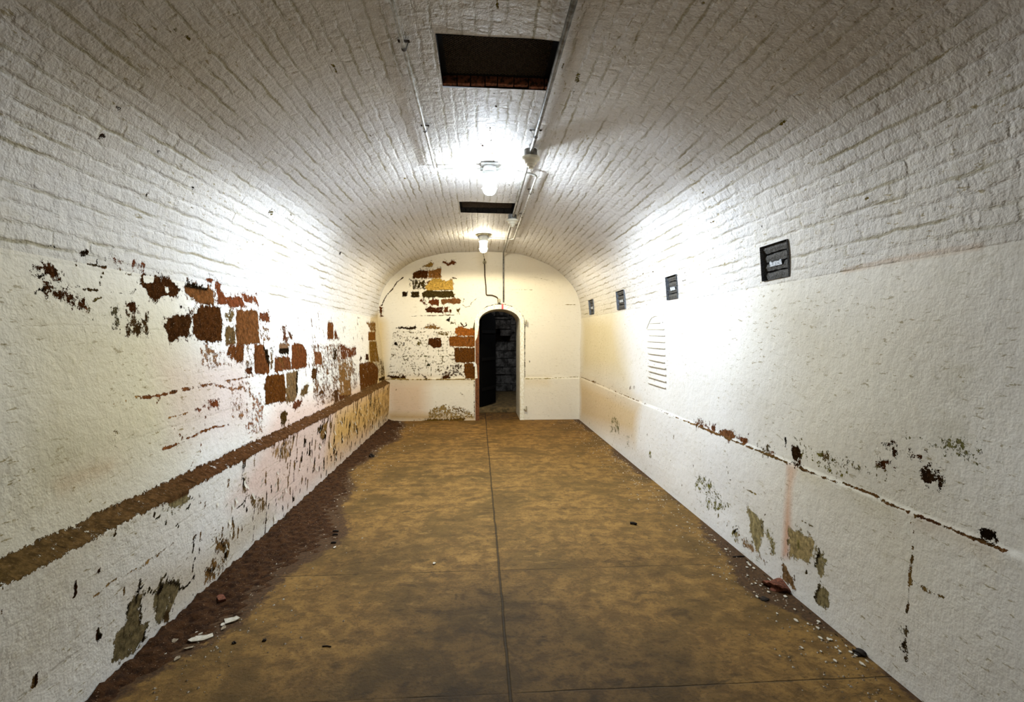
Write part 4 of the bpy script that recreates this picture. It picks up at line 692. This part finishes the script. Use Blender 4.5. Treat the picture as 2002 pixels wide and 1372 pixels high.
# ------------------------------------------------------------------ ceiling vents
def ceil_z(x): return float(np.interp(x, prof[3:164, 0], prof[3:164, 1]))
def ceiling_vent(y0, y1, label, rusty):
    yc = (y0 + y1) / 2; xc = .108; zt = ceil_z(xc); e = empty('ceiling_vent', (xc, yc, zt), label, 'vent', 'iron vents in the crown of the vault')
    hx_, hy_ = .32, (y1 - y0) / 2; top = .14
    b = MB()                                                 # shaft sides
    for (p, q) in (((-hx_, -hy_), (hx_, -hy_)), ((hx_, -hy_), (hx_, hy_)), ((hx_, hy_), (-hx_, hy_)), ((-hx_, hy_), (-hx_, -hy_))):
        za, zb = ceil_z(xc + p[0]) - zt + .0, ceil_z(xc + q[0]) - zt + .0
        b.add([(p[0], p[1], za), (q[0], q[1], zb), (q[0], q[1], top), (p[0], p[1], top)], [(0, 1, 2, 3)])
    b.add([(-hx_, -hy_, top), (hx_, -hy_, top), (hx_, hy_, top), (-hx_, hy_, top)], [(0, 1, 2, 3)]); b.build('shaft', M['blackiron'], e)
    ed = MB(); r3 = random.Random(int(y0 * 10)); x = -hx_      # broken brick lip at the far side
    while x < hx_ - .01:
        w_ = min(r3.uniform(.05, .1), hx_ - x); z0 = ceil_z(xc + x + w_ / 2) - zt
        ed.box((x + w_ / 2, hy_ - .012, z0 + .03 + r3.uniform(-.003, .004)), (w_ - .006, .035 + r3.uniform(0, .012), .055), bev=.005); x += w_
    ed.build('brick_lip', M['redbrick'] if rusty else M['slat'], e, auto=True)
    f_ = MB(); zg = .052; t_ = .028
    for c_, d_ in (((0, -hy_ + t_ / 2), (2 * hx_, t_)), ((0, hy_ - t_ / 2 - .028), (2 * hx_ - .01, t_)), ((-hx_ + t_ / 2, 0), (t_, 2 * hy_)), ((hx_ - t_ / 2, 0), (t_, 2 * hy_))): f_.box((c_[0], c_[1], zg), (d_[0], d_[1], .012), bev=.002)
    fo = f_.build('frame', M['blackiron'], e)
    for sx in (-1, 1):
        for sy in (-1, 1): MB().lathe([(0, -.012), (.006, -.010), (.008, -.004), (.008, 0)], (sx * (hx_ - .014), sy * (hy_ - .03), zg), 8).build('screw', M['slat'], fo)
    for k in range(6):
        s_ = MB(); yy = -hy_ + .06 + k * (2 * hy_ - .13) / 5; s_.box((0, yy, zg + .035), (2 * hx_ - .05, .045, .006), Matrix.Rotation(.6, 4, 'X')); s_.build('louvre', M['slat'], e)
    g = MB(); d = .020; n_ = int((2 * hx_ + 2 * hy_) / d)     # expanded-metal mesh
    for k in range(n_ + 1):
        for sg in (1, -1):
            c0 = -hx_ - hy_ + k * d; p = []
            xa = max(-hx_ + .02, c0 - hy_); xb = min(hx_ - .02, c0 + hy_)
            if xb <= xa: continue
            ya_, yb_ = (xa - c0) * sg, (xb - c0) * sg; g.tube([(xa, ya_, zg - .004), (xb, yb_, zg - .004)], .0026, 3, cap=False)
    g.build('mesh_screen', M['grille'], e)
    return e
ceiling_vent(*VENTS[0], 'large black iron vent in the vault crown with a raw brick lip, nearest the camera', True)
ceiling_vent(*VENTS[1], 'dark iron vent in the vault crown between the two lit lamps', False)

# dark brick squares in the right haunch of the vault
names = ['dark bare brick square high on the right, largest and nearest of the row of four', 'dark bare brick square high on the right, second from the near end of four',
         'dark bare brick square high on the right, third from the near end of four', 'smallest and farthest dark bare brick square on the right, nearest the end wall']
for (y0, y1, s0, s1), lb in zip(panels, names):
    yc, sc_ = (y0 + y1) / 2, (s0 + s1) / 2; x, z = prof_at(sc_); e = empty('wall_vent', (float(x), yc, float(z)), lb, 'vent', 'dark brick squares along the right side of the vault')
    def pp(y, s, off):
        x_, z_ = prof_at(s); xa, za = prof_at(s - .02); xb, zb = prof_at(s + .02); nx, nz = -(zb - za), (xb - xa); L = math.hypot(nx, nz); nx, nz = nx / L, nz / L
        return (float(x_ + nx * off) - float(x), y - yc, float(z_ + nz * off) - float(z))
    rv = MB(); R = [(y0, s0), (y1, s0), (y1, s1), (y0, s1)]
    for a_, b_ in zip(R, R[1:] + R[:1]): rv.add([pp(*a_, -.012), pp(*b_, -.012), pp(*b_, .06), pp(*a_, .06)], [(0, 1, 2, 3)])
    rv.add([pp(*q, .058) for q in R], [(0, 1, 2, 3)]); rv.build('recess', M['mortar'], e)
    br = MB(); nrow = 4; hs = (s1 - s0) / nrow; r4 = random.Random(int(y0 * 7))
    for k in range(nrow):
        n_ = 10; o1 = .012 + r4.uniform(-.004, .004); sa, sb_ = s0 + k * hs + .005, s0 + (k + 1) * hs - .006; v = []; f = []
        for i in range(n_ + 1):
            y = y0 + .004 + (y1 - y0 - .008) * i / n_; j1, j2 = r4.uniform(-.003, .003), r4.uniform(-.003, .003)
            v += [pp(y, sa + j1, .05), pp(y, sa + j1, o1 + .004), pp(y, (sa + sb_) / 2, o1 - .004 + j2), pp(y, sb_ + j2, o1 + .004), pp(y, sb_ + j2, .05)]
        for i in range(n_):
            for m_ in range(4): f.append((i * 5 + m_, (i + 1) * 5 + m_, (i + 1) * 5 + m_ + 1, i * 5 + m_ + 1))
        br.add(v, f)
    br.build('brick_courses', M['dbrick'], e)
    sm = MB(); ya, yb = y0 + (y1 - y0) * .30, y0 + (y1 - y0) * .75; sc2 = s0 + (s1 - s0) * .57; n_ = 8; v = []; f = []
    for i in range(n_ + 1):
        y = ya + (yb - ya) * i / n_; j = r4.uniform(.012, .024) * (1.15 if i % 2 else .8); v += [pp(y, sc2 - j, -.001), pp(y, sc2 + .012, .003), pp(y, sc2 - j, .02), pp(y, sc2 + .012, .02)]
    for i in range(n_): b_ = i * 4; f += [(b_, b_ + 1, b_ + 5, b_ + 4), (b_ + 1, b_ + 3, b_ + 7, b_ + 5), (b_, b_ + 4, b_ + 6, b_ + 2)]
    sm.add(v, f).build('lime_smear', M['label'], e)

# ------------------------------------------------------------------ lamps
def lamp(loc, jar_mat, label, round_plate, spec):
    e = empty('ceiling_lamp', loc, label, 'lamp')
    if round_plate: MB().lathe([(0, .0), (.118, .0), (.112, -.014), (.0, -.016)], seg=32).build('mounting_plate', M['conduit_old'], e, auto=True)
    else: MB().box((0, 0, -.008), (.15, .15, .018), bev=.003).build('mounting_plate', M['fix'], e, auto=True)
    MB().lathe([(.0, -.012), (.058, -.012), (.062, -.02), (.062, -.062), (.054, -.070), (0, -.070)], seg=28).build('junction_box', M['fix'], e, auto=True)
    for sx in (1, -1): MB().lathe([(.018, 0), (.018, .03)], (sx * .058 if sx > 0 else -.088, 0, -.04), 12, Matrix.Rotation(math.pi / 2, 3, 'Y'), closed=True).build('hub', M['fix'], e, auto=True)
    MB().lathe([(0, -.066), (.064, -.066), (.070, -.074), (.070, -.090), (.062, -.098), (.050, -.098)], seg=28).build('collar', M['fix'], e, auto=True)
    pr = [(.050, -.090), (.052, -.10), (.0525, -.20)] + [(.0525 * math.cos(k * math.pi / 16), -.20 - .05 * math.sin(k * math.pi / 16)) for k in range(1, 9)]
    MB().lathe(pr, seg=28).build('glass_jar', jar_mat, e, smooth=True)
    sl = bpy.data.lights.new('lamp_light', 'SPOT'); sl.energy = spec[2]; sl.color = spec[0]; sl.spot_size = math.pi; sl.spot_blend = .18; sl.shadow_soft_size = .05
    so = bpy.data.objects.new('lamp_light', sl); COL.objects.link(so); so.parent = e; so.location = (0, 0, -.31)
    g = MB()
    for k in range(6):
        a_ = math.pi / 6 + k * math.pi / 3; c_, s_ = math.cos(a_), math.sin(a_)
        pts = [(.066 * c_, .066 * s_, -.09), (.066 * c_, .066 * s_, -.205)] + [(.066 * math.cos(q) * c_, .066 * math.cos(q) * s_, -.205 - .062 * math.sin(q)) for q in [i * math.pi / 12 for i in range(1, 7)]]
        g.tube(pts, .0022, 6)
    for r_, z_ in ((.067, -.10), (.067, -.205)): g.tube([(r_ * math.cos(i * math.pi / 14), r_ * math.sin(i * math.pi / 14), z_) for i in range(29)], .0025, 6)
    g.build('wire_guard', M['fix'], e, smooth=True)
    return e
L1 = (.102, 4.66, ceil_z(.10) - .002); L2 = (.080, 7.84, ceil_z(.08) - .002)
lamp(L1, M['jar_near'], 'lit white jar lamp in a wire guard, nearer of the two on the vault', False, LAMP_NEAR)
lamp(L2, M['jar_far'], 'lit jar lamp under a round plate, farther one near the end wall', True, LAMP_FAR)

# ------------------------------------------------------------------ conduits
def conduit(name, pts, r, mat, label, clamps=(), fillet=.06, cmat='conduit_old'):
    o = MB().tube(pts, r, 12, fillet).build(name, mat, smooth=True); tag(o, label, 'pipe')
    for (x, y, z, up) in clamps:
        c_ = MB(); n_ = 8
        for wdt in (.012,):
            p = [(x - r * 2.6, y, up)] + [(x + (r + .004) * math.cos(math.pi + k * math.pi / n_), y, z + (r + .004) * math.sin(math.pi + k * math.pi / n_)) for k in range(n_ + 1)] + [(x + r * 2.6, y, up)]
            v = [(a_, b_ - wdt, c2) for a_, b_, c2 in p] + [(a_, b_ + wdt, c2) for a_, b_, c2 in p]; m_ = len(p)
            c_.add(v, [(i, i + 1, m_ + i + 1, m_ + i) for i in range(m_ - 1)])
        c_.add([(x - r * 3.2, y - .014, up - .002), (x + r * 3.2, y - .014, up - .002), (x + r * 3.2, y + .014, up - .002), (x - r * 3.2, y + .014, up - .002)], [(0, 1, 2, 3)])
        cl = c_.build('clamp', M[cmat], o)
        for sx in (-1, 1): MB().lathe([(0, -.005), (.0055, -.005), (.006, .004), (0, .004)], (x + sx * r * 2.4, y, up - .004), 6).build('bolt', M['rust'], cl)
    return o
zc = 2.966; xa = -.375
conduit('conduit', [(xa, Y0 + .02, zc), (xa, 4.66, zc), (L1[0] - .085, 4.66, L1[2] - .038)], .0095, M['conduit'], 'thin white conduit along the left of the vault crown, bending to the near lamp',
        [(xa, 2.72, zc, ceil_z(xa) - .004), (xa, 3.78, zc, ceil_z(xa) - .004)], .07, 'rust')
xb = .53
conduit('conduit', [(L1[0] + .085, 4.66, L1[2] - .038), (.40, 4.66, 2.965), (xb, 4.72, 2.955), (xb, 7.84, 2.955), (L2[0] + .085, 7.84, L2[2] - .038)], .0095, M['conduit'], 'thin white conduit looping from the near lamp along the crown to the far lamp',
        [(xb, 5.30, 2.955, ceil_z(xb) - .004), (xb, 6.35, 2.955, ceil_z(xb) - .004), (xb, 7.0, 2.955, ceil_z(xb) - .004)], .09, 'rust')
xr = .42; zr = 2.962
conduit('conduit', [(xr, Y0 + .02, zr), (xr, 4.16, zr), (.425, 6.4, zr), (.44, 9.1, 2.955), (.452, YB - .03, 2.93), (.452, YB - .022, 2.80), (.452, YB - .022, 2.12)], .0145, M['dark_pipe'], 'thick grey pipe along the crown right of the vents, then down the end wall',
        [(xr, 3.82, zr, ceil_z(xr) - .004)], .05, 'rust')
# boxes and detectors on that pipe
def detector(y, label):
    e = empty('heat_detector', (xr, y, zr), label, 'detector', 'detectors hanging from the grey pipe')
    MB().lathe([(0, .030), (.050, .030), (.052, .024), (.052, -.026), (.046, -.032), (0, -.032)], seg=28).build('round_box', M['dark_pipe'], e, auto=True)
    MB().lathe([(0, -.030), (.072, -.030), (.074, -.036), (.072, -.052), (.058, -.058), (.052, -.076), (.048, -.082), (0, -.084)], seg=32).build('base', M['beige'], e, auto=True)
    MB().lathe([(0, -.082), (.036, -.082), (.034, -.098), (.022, -.104), (.020, -.118), (0, -.120)], seg=24).build('sensor_head', M['beige'], e, auto=True)
    r_ = MB()
    for k in range(3): r_.lathe([(.024, 0), (.024, .010)], (0, .062 + k * .018, 0), 16, Matrix.Rotation(-math.pi / 2, 3, 'X'), closed=True)
    r_.build('coupling', M['rust'], e, auto=True)
detector(4.19, 'beige round detector hanging from the pipe beside the near lamp'); detector(6.42, 'beige round detector hanging from the pipe just past the dark middle vent')
# old cable above the door
dp = MB()
P_ = [(947, 506), (948, 540), (950, 560), (950.5, 577), (962, 577), (972, 581), (976, 592), (976.5, 604)]
pts = [(to_back(*p)[0], YB - .022, to_back(*p)[1]) for p in P_]
old = dp.tube(pts, .011, 10, .03).build('conduit', M['rust'], smooth=True); tag(old, 'crooked rusty conduit on the end wall above the door arch', 'pipe')
x_, z_ = to_back(947.5, 513); MB().lathe([(0, -.022), (.030, -.022), (.034, -.016), (.034, .012), (0, .012)], (x_, YB - .02, z_), 20, Matrix.Rotation(math.pi / 2, 3, 'X')).build('outlet_box', M['conduit_old'], old, auto=True)
x_, z_ = to_back(975, 588); MB().box((x_, YB - .025, z_), (.05, .05, .07), bev=.006).build('elbow_box', M['conduit_old'], old, auto=True)
x_, z_ = to_back(945.8, 500); o = MB().tube([(L2[0] + .01, YB - .012, 2.985), (x_ + .01, YB - .016, z_ - .05)], .005, 8).build('wire', M['conduit_old'], smooth=True); tag(o, 'pale thin wire rising on the end wall above the crooked conduit', 'wire')
x_, z_ = to_back(982, 600); tg = MB(); tg.box((x_, YB - .055, z_), (.030, .012, .085), bev=.004); tg.box((x_, YB - .055, z_ + .045), (.016, .01, .02), bev=.003); o = tg.build('tag', M['red'], auto=True); tag(o, 'small red tag hanging at the top of the door arch', 'tag')

# ------------------------------------------------------------------ debris
def chip(pts2, label, mat, h=.004, lift=.002, group='fallen paint flakes on the floor', name='paint_flake', cat='paint flake'):
    c = np.mean(pts2, 0); n_ = len(pts2); r_ = random.Random(int(abs(c[0] * 977 + c[1] * 577))); tx, ty = r_.uniform(-.10, .10), r_.uniform(-.10, .10)
    zz = [tx * (p[0] - c[0]) + ty * (p[1] - c[1]) for p in pts2]; z0 = -min(zz) + lift
    v = [(p[0] - c[0], p[1] - c[1], z0 + z_ + h) for p, z_ in zip(pts2, zz)] + [(p[0] - c[0], p[1] - c[1], z0 + z_ - .0) for p, z_ in zip(pts2, zz)]
    f = [tuple(range(n_)), tuple(range(2 * n_ - 1, n_ - 1, -1))] + [(i, n_ + i, n_ + (i + 1) % n_, (i + 1) % n_) for i in range(n_)]
    o = mesh_obj(name, v, f, mat); o.location = (c[0], c[1], 0); return tag(o, label, cat, group)
def chips(crop, pts, label, mat=None, **k): return chip([to_floor(*cpx(crop, p)) for p in pts], label, mat or M['flake'], **k)
chips('J', [(1215, 590), (1340, 575), (1370, 560), (1420, 590), (1350, 625), (1230, 655)], 'large white wedge-shaped paint flake, rightmost of the big flakes left on the floor')
chips('J', [(830, 795), (890, 710), (940, 730), (945, 780), (910, 800)], 'upright-looking white paint flake just behind the longest flake')
chips('J', [(755, 875), (840, 825), (1000, 800), (1070, 775), (1080, 810), (960, 860), (800, 888)], 'longest white paint flake on the left of the floor')
chips('J', [(705, 740), (780, 690), (800, 710), (740, 750)], 'dull grey flake on dirt behind the white flakes', M['flake2'])
chips('J', [(500, 740), (560, 695), (610, 715), (520, 770)], 'thick grey flake lying against the foot of the left wall', M['flake2'], h=.012)
chips('J', [(325, 965), (400, 970), (500, 925), (525, 935), (480, 970), (340, 992)], 'long thin dull flake near the foot of the left wall', M['flake2'])
chips('J', [(540, 880), (580, 850), (640, 850), (580, 900)], 'small oval dull flake left of the longest flake', M['flake2'])
chips('J', [(700, 970), (830, 930), (820, 955), (740, 975)], 'thin pale flake in front of the longest flake', M['flake2'])
chips('J', [(150, 1105), (240, 1080), (280, 1095), (200, 1130)], 'dull flake in the lower left by the wall foot, nearest the camera', M['flake2'])
chips('J', [(1120, 350), (1150, 318), (1200, 312), (1228, 350), (1240, 375), (1150, 392)], 'curled brown flake on the dark dirt by the left wall', M['rubble'], h=.02)
CG = {'l': 'small white paint flake scattered on the dirt along the foot of the left wall', 'r': 'small white paint flake scattered along the foot of the right wall'}
def small(crop, x, y, wpx, side, mat=None):
    px, py = cpx(crop, (x, y)); r_ = random.Random(int(px * 31 + py * 17)); c = to_floor(px, py); k = c[1] / F * wpx / 2; n_ = r_.randint(5, 7)
    pts = [(c[0] + k * math.cos(2 * math.pi * i / n_) * r_.uniform(.6, 1.15), c[1] + 2.0 * k * math.sin(2 * math.pi * i / n_) * r_.uniform(.5, 1.1)) for i in range(n_)]
    if side == 'l' and c[0] < -1.50 or side == 'r' and c[0] > 1.74: pts = [(min(max(p[0], -1.56), 1.79), p[1]) for p in pts]
    chip(pts, CG[side], mat or M['flake'], group='small paint flakes along the %s wall' % ('left' if side == 'l' else 'right'))
for x, y, w_ in ((980, 548, 9), (1195, 662, 8), (625, 1085, 10), (1222, 86, 6), (370, 1095, 7), (465, 1030, 7), (480, 870, 11), (1210, 700, 9), (320, 1005, 8), (1550, 10, 5), (1320, 58, 3)): small('J', x, y, w_, 'l', M['flake2'] if w_ > 8 else None)
for x, y, w_ in ((80, 576, 10), (305, 295, 8), (140, 450, 5), (120, 480, 4), (140, 512, 7), (255, 733, 6), (780, 817, 7), (330, 300, 5), (530, 152, 5), (520, 125, 4), (450, 195, 4), (85, 550, 5), (270, 480, 3), (60, 600, 4), (560, 60, 4), (600, 70, 4), (350, 320, 4)): small('M', x, y, w_, 'l')
for x, y, w_ in ((405, 210, 4.5), (375, 260, 6), (275, 175, 4), (578, 322, 5), (600, 360, 9), (642, 372, 8), (580, 382, 5), (597, 405, 7), (575, 428, 5), (638, 437, 6), (755, 500, 7), (800, 547, 10), (775, 660, 5), (665, 700, 6), (935, 703, 7), (1210, 790, 5),
                (1030, 925, 8), (1235, 995, 6), (1258, 1087, 8), (1090, 1185, 5), (1645, 1330, 11), (1700, 1305, 7), (855, 860, 4), (580, 505, 5), (1245, 937, 7), (1335, 1100, 8), (1360, 1104, 5), (1455, 1065, 7), (1690, 1215, 6), (1540, 1220, 6), (1265, 1215, 4), (655, 580, 4),
                (620, 585, 4), (700, 600, 4), (715, 585, 3), (1140, 955, 4), (1200, 852, 3), (1395, 1300, 6), (1500, 1165, 4), (1405, 1180, 4), (1440, 1215, 5), (1610, 1200, 5), (1590, 1250, 6), (1660, 1190, 5), (440, 450, 3), (385, 540, 3), (900, 570, 4), (1020, 822, 4), (1725, 1248, 5), (1480, 1108, 4)): small('I', x, y, w_, 'r')
chips('I', [(1725, 1262), (1800, 1270), (1812, 1290), (1760, 1285)], 'largest white paint flake by the foot of the right wall, near the picture bottom')
def rub(px, py, rx, rz, label, mat, seed, name, cat):
    c = to_floor(px, py); bm = bmesh.new(); bmesh.ops.create_icosphere(bm, subdivisions=3, radius=1.0); r_ = random.Random(seed)
    f = [(r_.uniform(2, 5), r_.uniform(2, 5), r_.uniform(0, 6)) for _ in range(4)]
    for v in bm.verts:
        k = 1 + sum(.09 * math.sin(a_ * v.co.x * 1.4 + b_ * v.co.y + c2 + 3 * v.co.z) for a_, b_, c2 in f)
        v.co = Vector((v.co.x * rx * k, v.co.y * rx * .9 * k, max(v.co.z * k, -.3) * rz + rz * .28))
    me = bpy.data.meshes.new(name); bm.to_mesh(me); bm.free(); me.materials.append(mat); o = bpy.data.objects.new(name, me); COL.objects.link(o); o.location = (c[0], c[1], 0.001); return tag(o, label, cat)
rub(*cpx('I', (870, 615)), .075, .035, 'reddish brown lump of rubble at the foot of the right wall', M['rubble'], 4, 'rubble', 'rubble')
rub(*cpx('I', (960, 560)), .05, .07, 'brown crumbled brick heaped against the right wall below the rust streak', M['rubble'], 9, 'rubble', 'rubble')
rub(*cpx('M', (450, 252)), .035, .03, 'black lump on the floor near the far end of the left wall', M['twig'], 5, 'rubble', 'rubble')
rub(*cpx('I', (735, 722)), .026, .008, 'flat dark lump on the floor in front of the reddish rubble', M['twig'], 6, 'rubble', 'rubble')
rub(*cpx('I', (1625, 1230)), .030, .014, 'black lump by the right wall near the picture bottom', M['twig'], 8, 'rubble', 'rubble')
rub(*cpx('J', (1725, 856)), .010, .008, 'tiny black pebble on the open floor in front of the large wedge flake', M['twig'], 8, 'pebble', 'pebble')
rub(*cpx('J', (1340, 886)), .010, .007, 'tiny dark pebble between the long flake and the black pebble', M['twig'], 10, 'pebble', 'pebble')
def twig(crop, a_, b_, r_, label):
    p, q = to_floor(*cpx(crop, a_)), to_floor(*cpx(crop, b_)); o = MB().tube([(p[0], p[1], r_), ((p[0] + q[0]) / 2, (p[1] + q[1]) / 2 + .004, r_ * 1.3), (q[0], q[1], r_)], r_, 7).build('splinter', M['twig'], smooth=True); return tag(o, label, 'splinter')
twig('I', (440, 331), (550, 327), .004, 'thin dark splinter lying towards the right wall beside the scattered flakes')
twig('M', (1818, 607), (1852, 613), .010, 'short black splinter alone on the right half of the floor')
twig('M', (245, 648), (275, 648), .006, 'dark splinter on the left of the floor, farthest of three')
twig('M', (243, 668), (272, 665), .006, 'dark splinter on the left of the floor, middle of three')
twig('M', (235, 711), (262, 709), .007, 'dark splinter on the left of the floor, nearest of three')
twig('M', (190, 1256), (236, 1258), .003, 'faint dark splinter low on the left half of the floor')

# loose dirt banked along the left wall (uncountable)
def dirt_pos(U, V):
    edge = .30 + .10 * np.sin(V * 1.7 + .6) + .05 * np.sin(V * 5.1) + .14 * np.exp(-((V - 3.7) / .9) ** 2) - .14 * np.exp(-((V - 1.9) / .45) ** 2)
    lump = .006 * np.sin(U * 31 + V * 17) + .005 * np.sin(U * 57 - V * 41) + .004 * np.sin(V * 73 + U * 19) + .003 * np.sin(V * 131 - U * 97)
    return np.column_stack([U - 1.594, V, .034 * (1 - U / edge) + lump * np.clip(1.4 - U / edge, 0, 1) - .006])
dirt = grid_obj('loose_dirt', np.linspace(0, .55, 34), steps(1.0, YB - .03, .016), dirt_pos, M['dirt']); dirt.data.flip_normals()
tag(dirt, 'red brown loose dirt banked along the foot of the left wall', 'dirt', kind='stuff')
# fine crumbs on both sides
def crumbs(name, n_, side, label, mat):
    v = []; f = []; r_ = random.Random(n_)
    for k in range(n_):
        y = 1.3 + 7.9 * r_.random() ** 1.5; d_ = abs(r_.gauss(0, .17)) + .02; x = -1.56 + d_ * 1.5 if side < 0 else 1.80 - d_
        if side < 0 and d_ < .1: continue
        s_ = r_.uniform(.002, .007) * (1.0 + .06 * y); b_ = len(v); a0 = r_.random() * 6; zc_ = 0.001
        for i in range(4): v.append((x + s_ * math.cos(a0 + i * 1.57) * r_.uniform(.6, 1.3), y + s_ * math.sin(a0 + i * 1.57) * r_.uniform(.6, 1.5), zc_))
        v.append((x, y, zc_ + s_ * .8)); f += [(b_ + i, b_ + (i + 1) % 4, b_ + 4) for i in range(4)]
    return tag(mesh_obj(name, v, f, mat), label, 'debris', kind='stuff')
crumbs('plaster_crumbs', 900, 1, 'fine pale crumbs of plaster strewn along the foot of the right wall', M['grit'])
crumbs('plaster_crumbs', 1100, -1, 'fine crumbs of plaster strewn over the dirt along the left wall', M['grit'])

# curled paint hanging off the lower left wall (uncountable small curls, part of the wall)
cu = MB(); r_ = random.Random(21)
def curl(y, s, wdt, hgt, dirn=1):
    x, z = prof_at(s); n_ = 5; v = []; x = float(x)
    for i in range(n_ + 1):
        u = i / n_
        for j, q in ((0, -.5), (1, .5)):
            o_ = .003 + .35 * hgt * u * u; jag = r_.uniform(-.15, .15) * wdt
            xx, z2 = prof_at(s + hgt * u * dirn); v.append((float(xx) + o_, y + q * wdt * (1 - .45 * u) + jag, float(z2)))
    if y < 3.2: return
    cu.add(v, [(2 * i, 2 * i + 1, 2 * i + 3, 2 * i + 2) for i in range(n_)])
for k in range(150):
    y = 1.7 + 7.4 * r_.random(); curl(y, .08 + .5 * r_.random(), r_.uniform(.012, .035), r_.uniform(.02, .05), r_.choice((1, -1)))
for (gx, gy, w2, h2, dd) in ((600, 1050, .05, .07, 1), (625, 1100, .06, .06, -1), (735, 860, .06, .04, 1), (800, 880, .05, .05, 1), (860, 900, .04, .05, 1), (1010, 545, .03, .05, 1), (730, 1080, .03, .05, 1), (445, 545, .03, .05, -1), (1190, 270, .03, .05, -1), (890, 950, .03, .04, 1), (650, 920, .05, .04, -1), (560, 960, .04, .06, 1)):
    y, s = to_room(*cpx('G', (gx, gy))); curl(y, s, w2, h2, dd)
o = cu.build('paint_curls', M['paintridge'], wall_left, smooth=True); o['kind'] = 'stuff'; o['label'] = 'lifting curls of old paint'
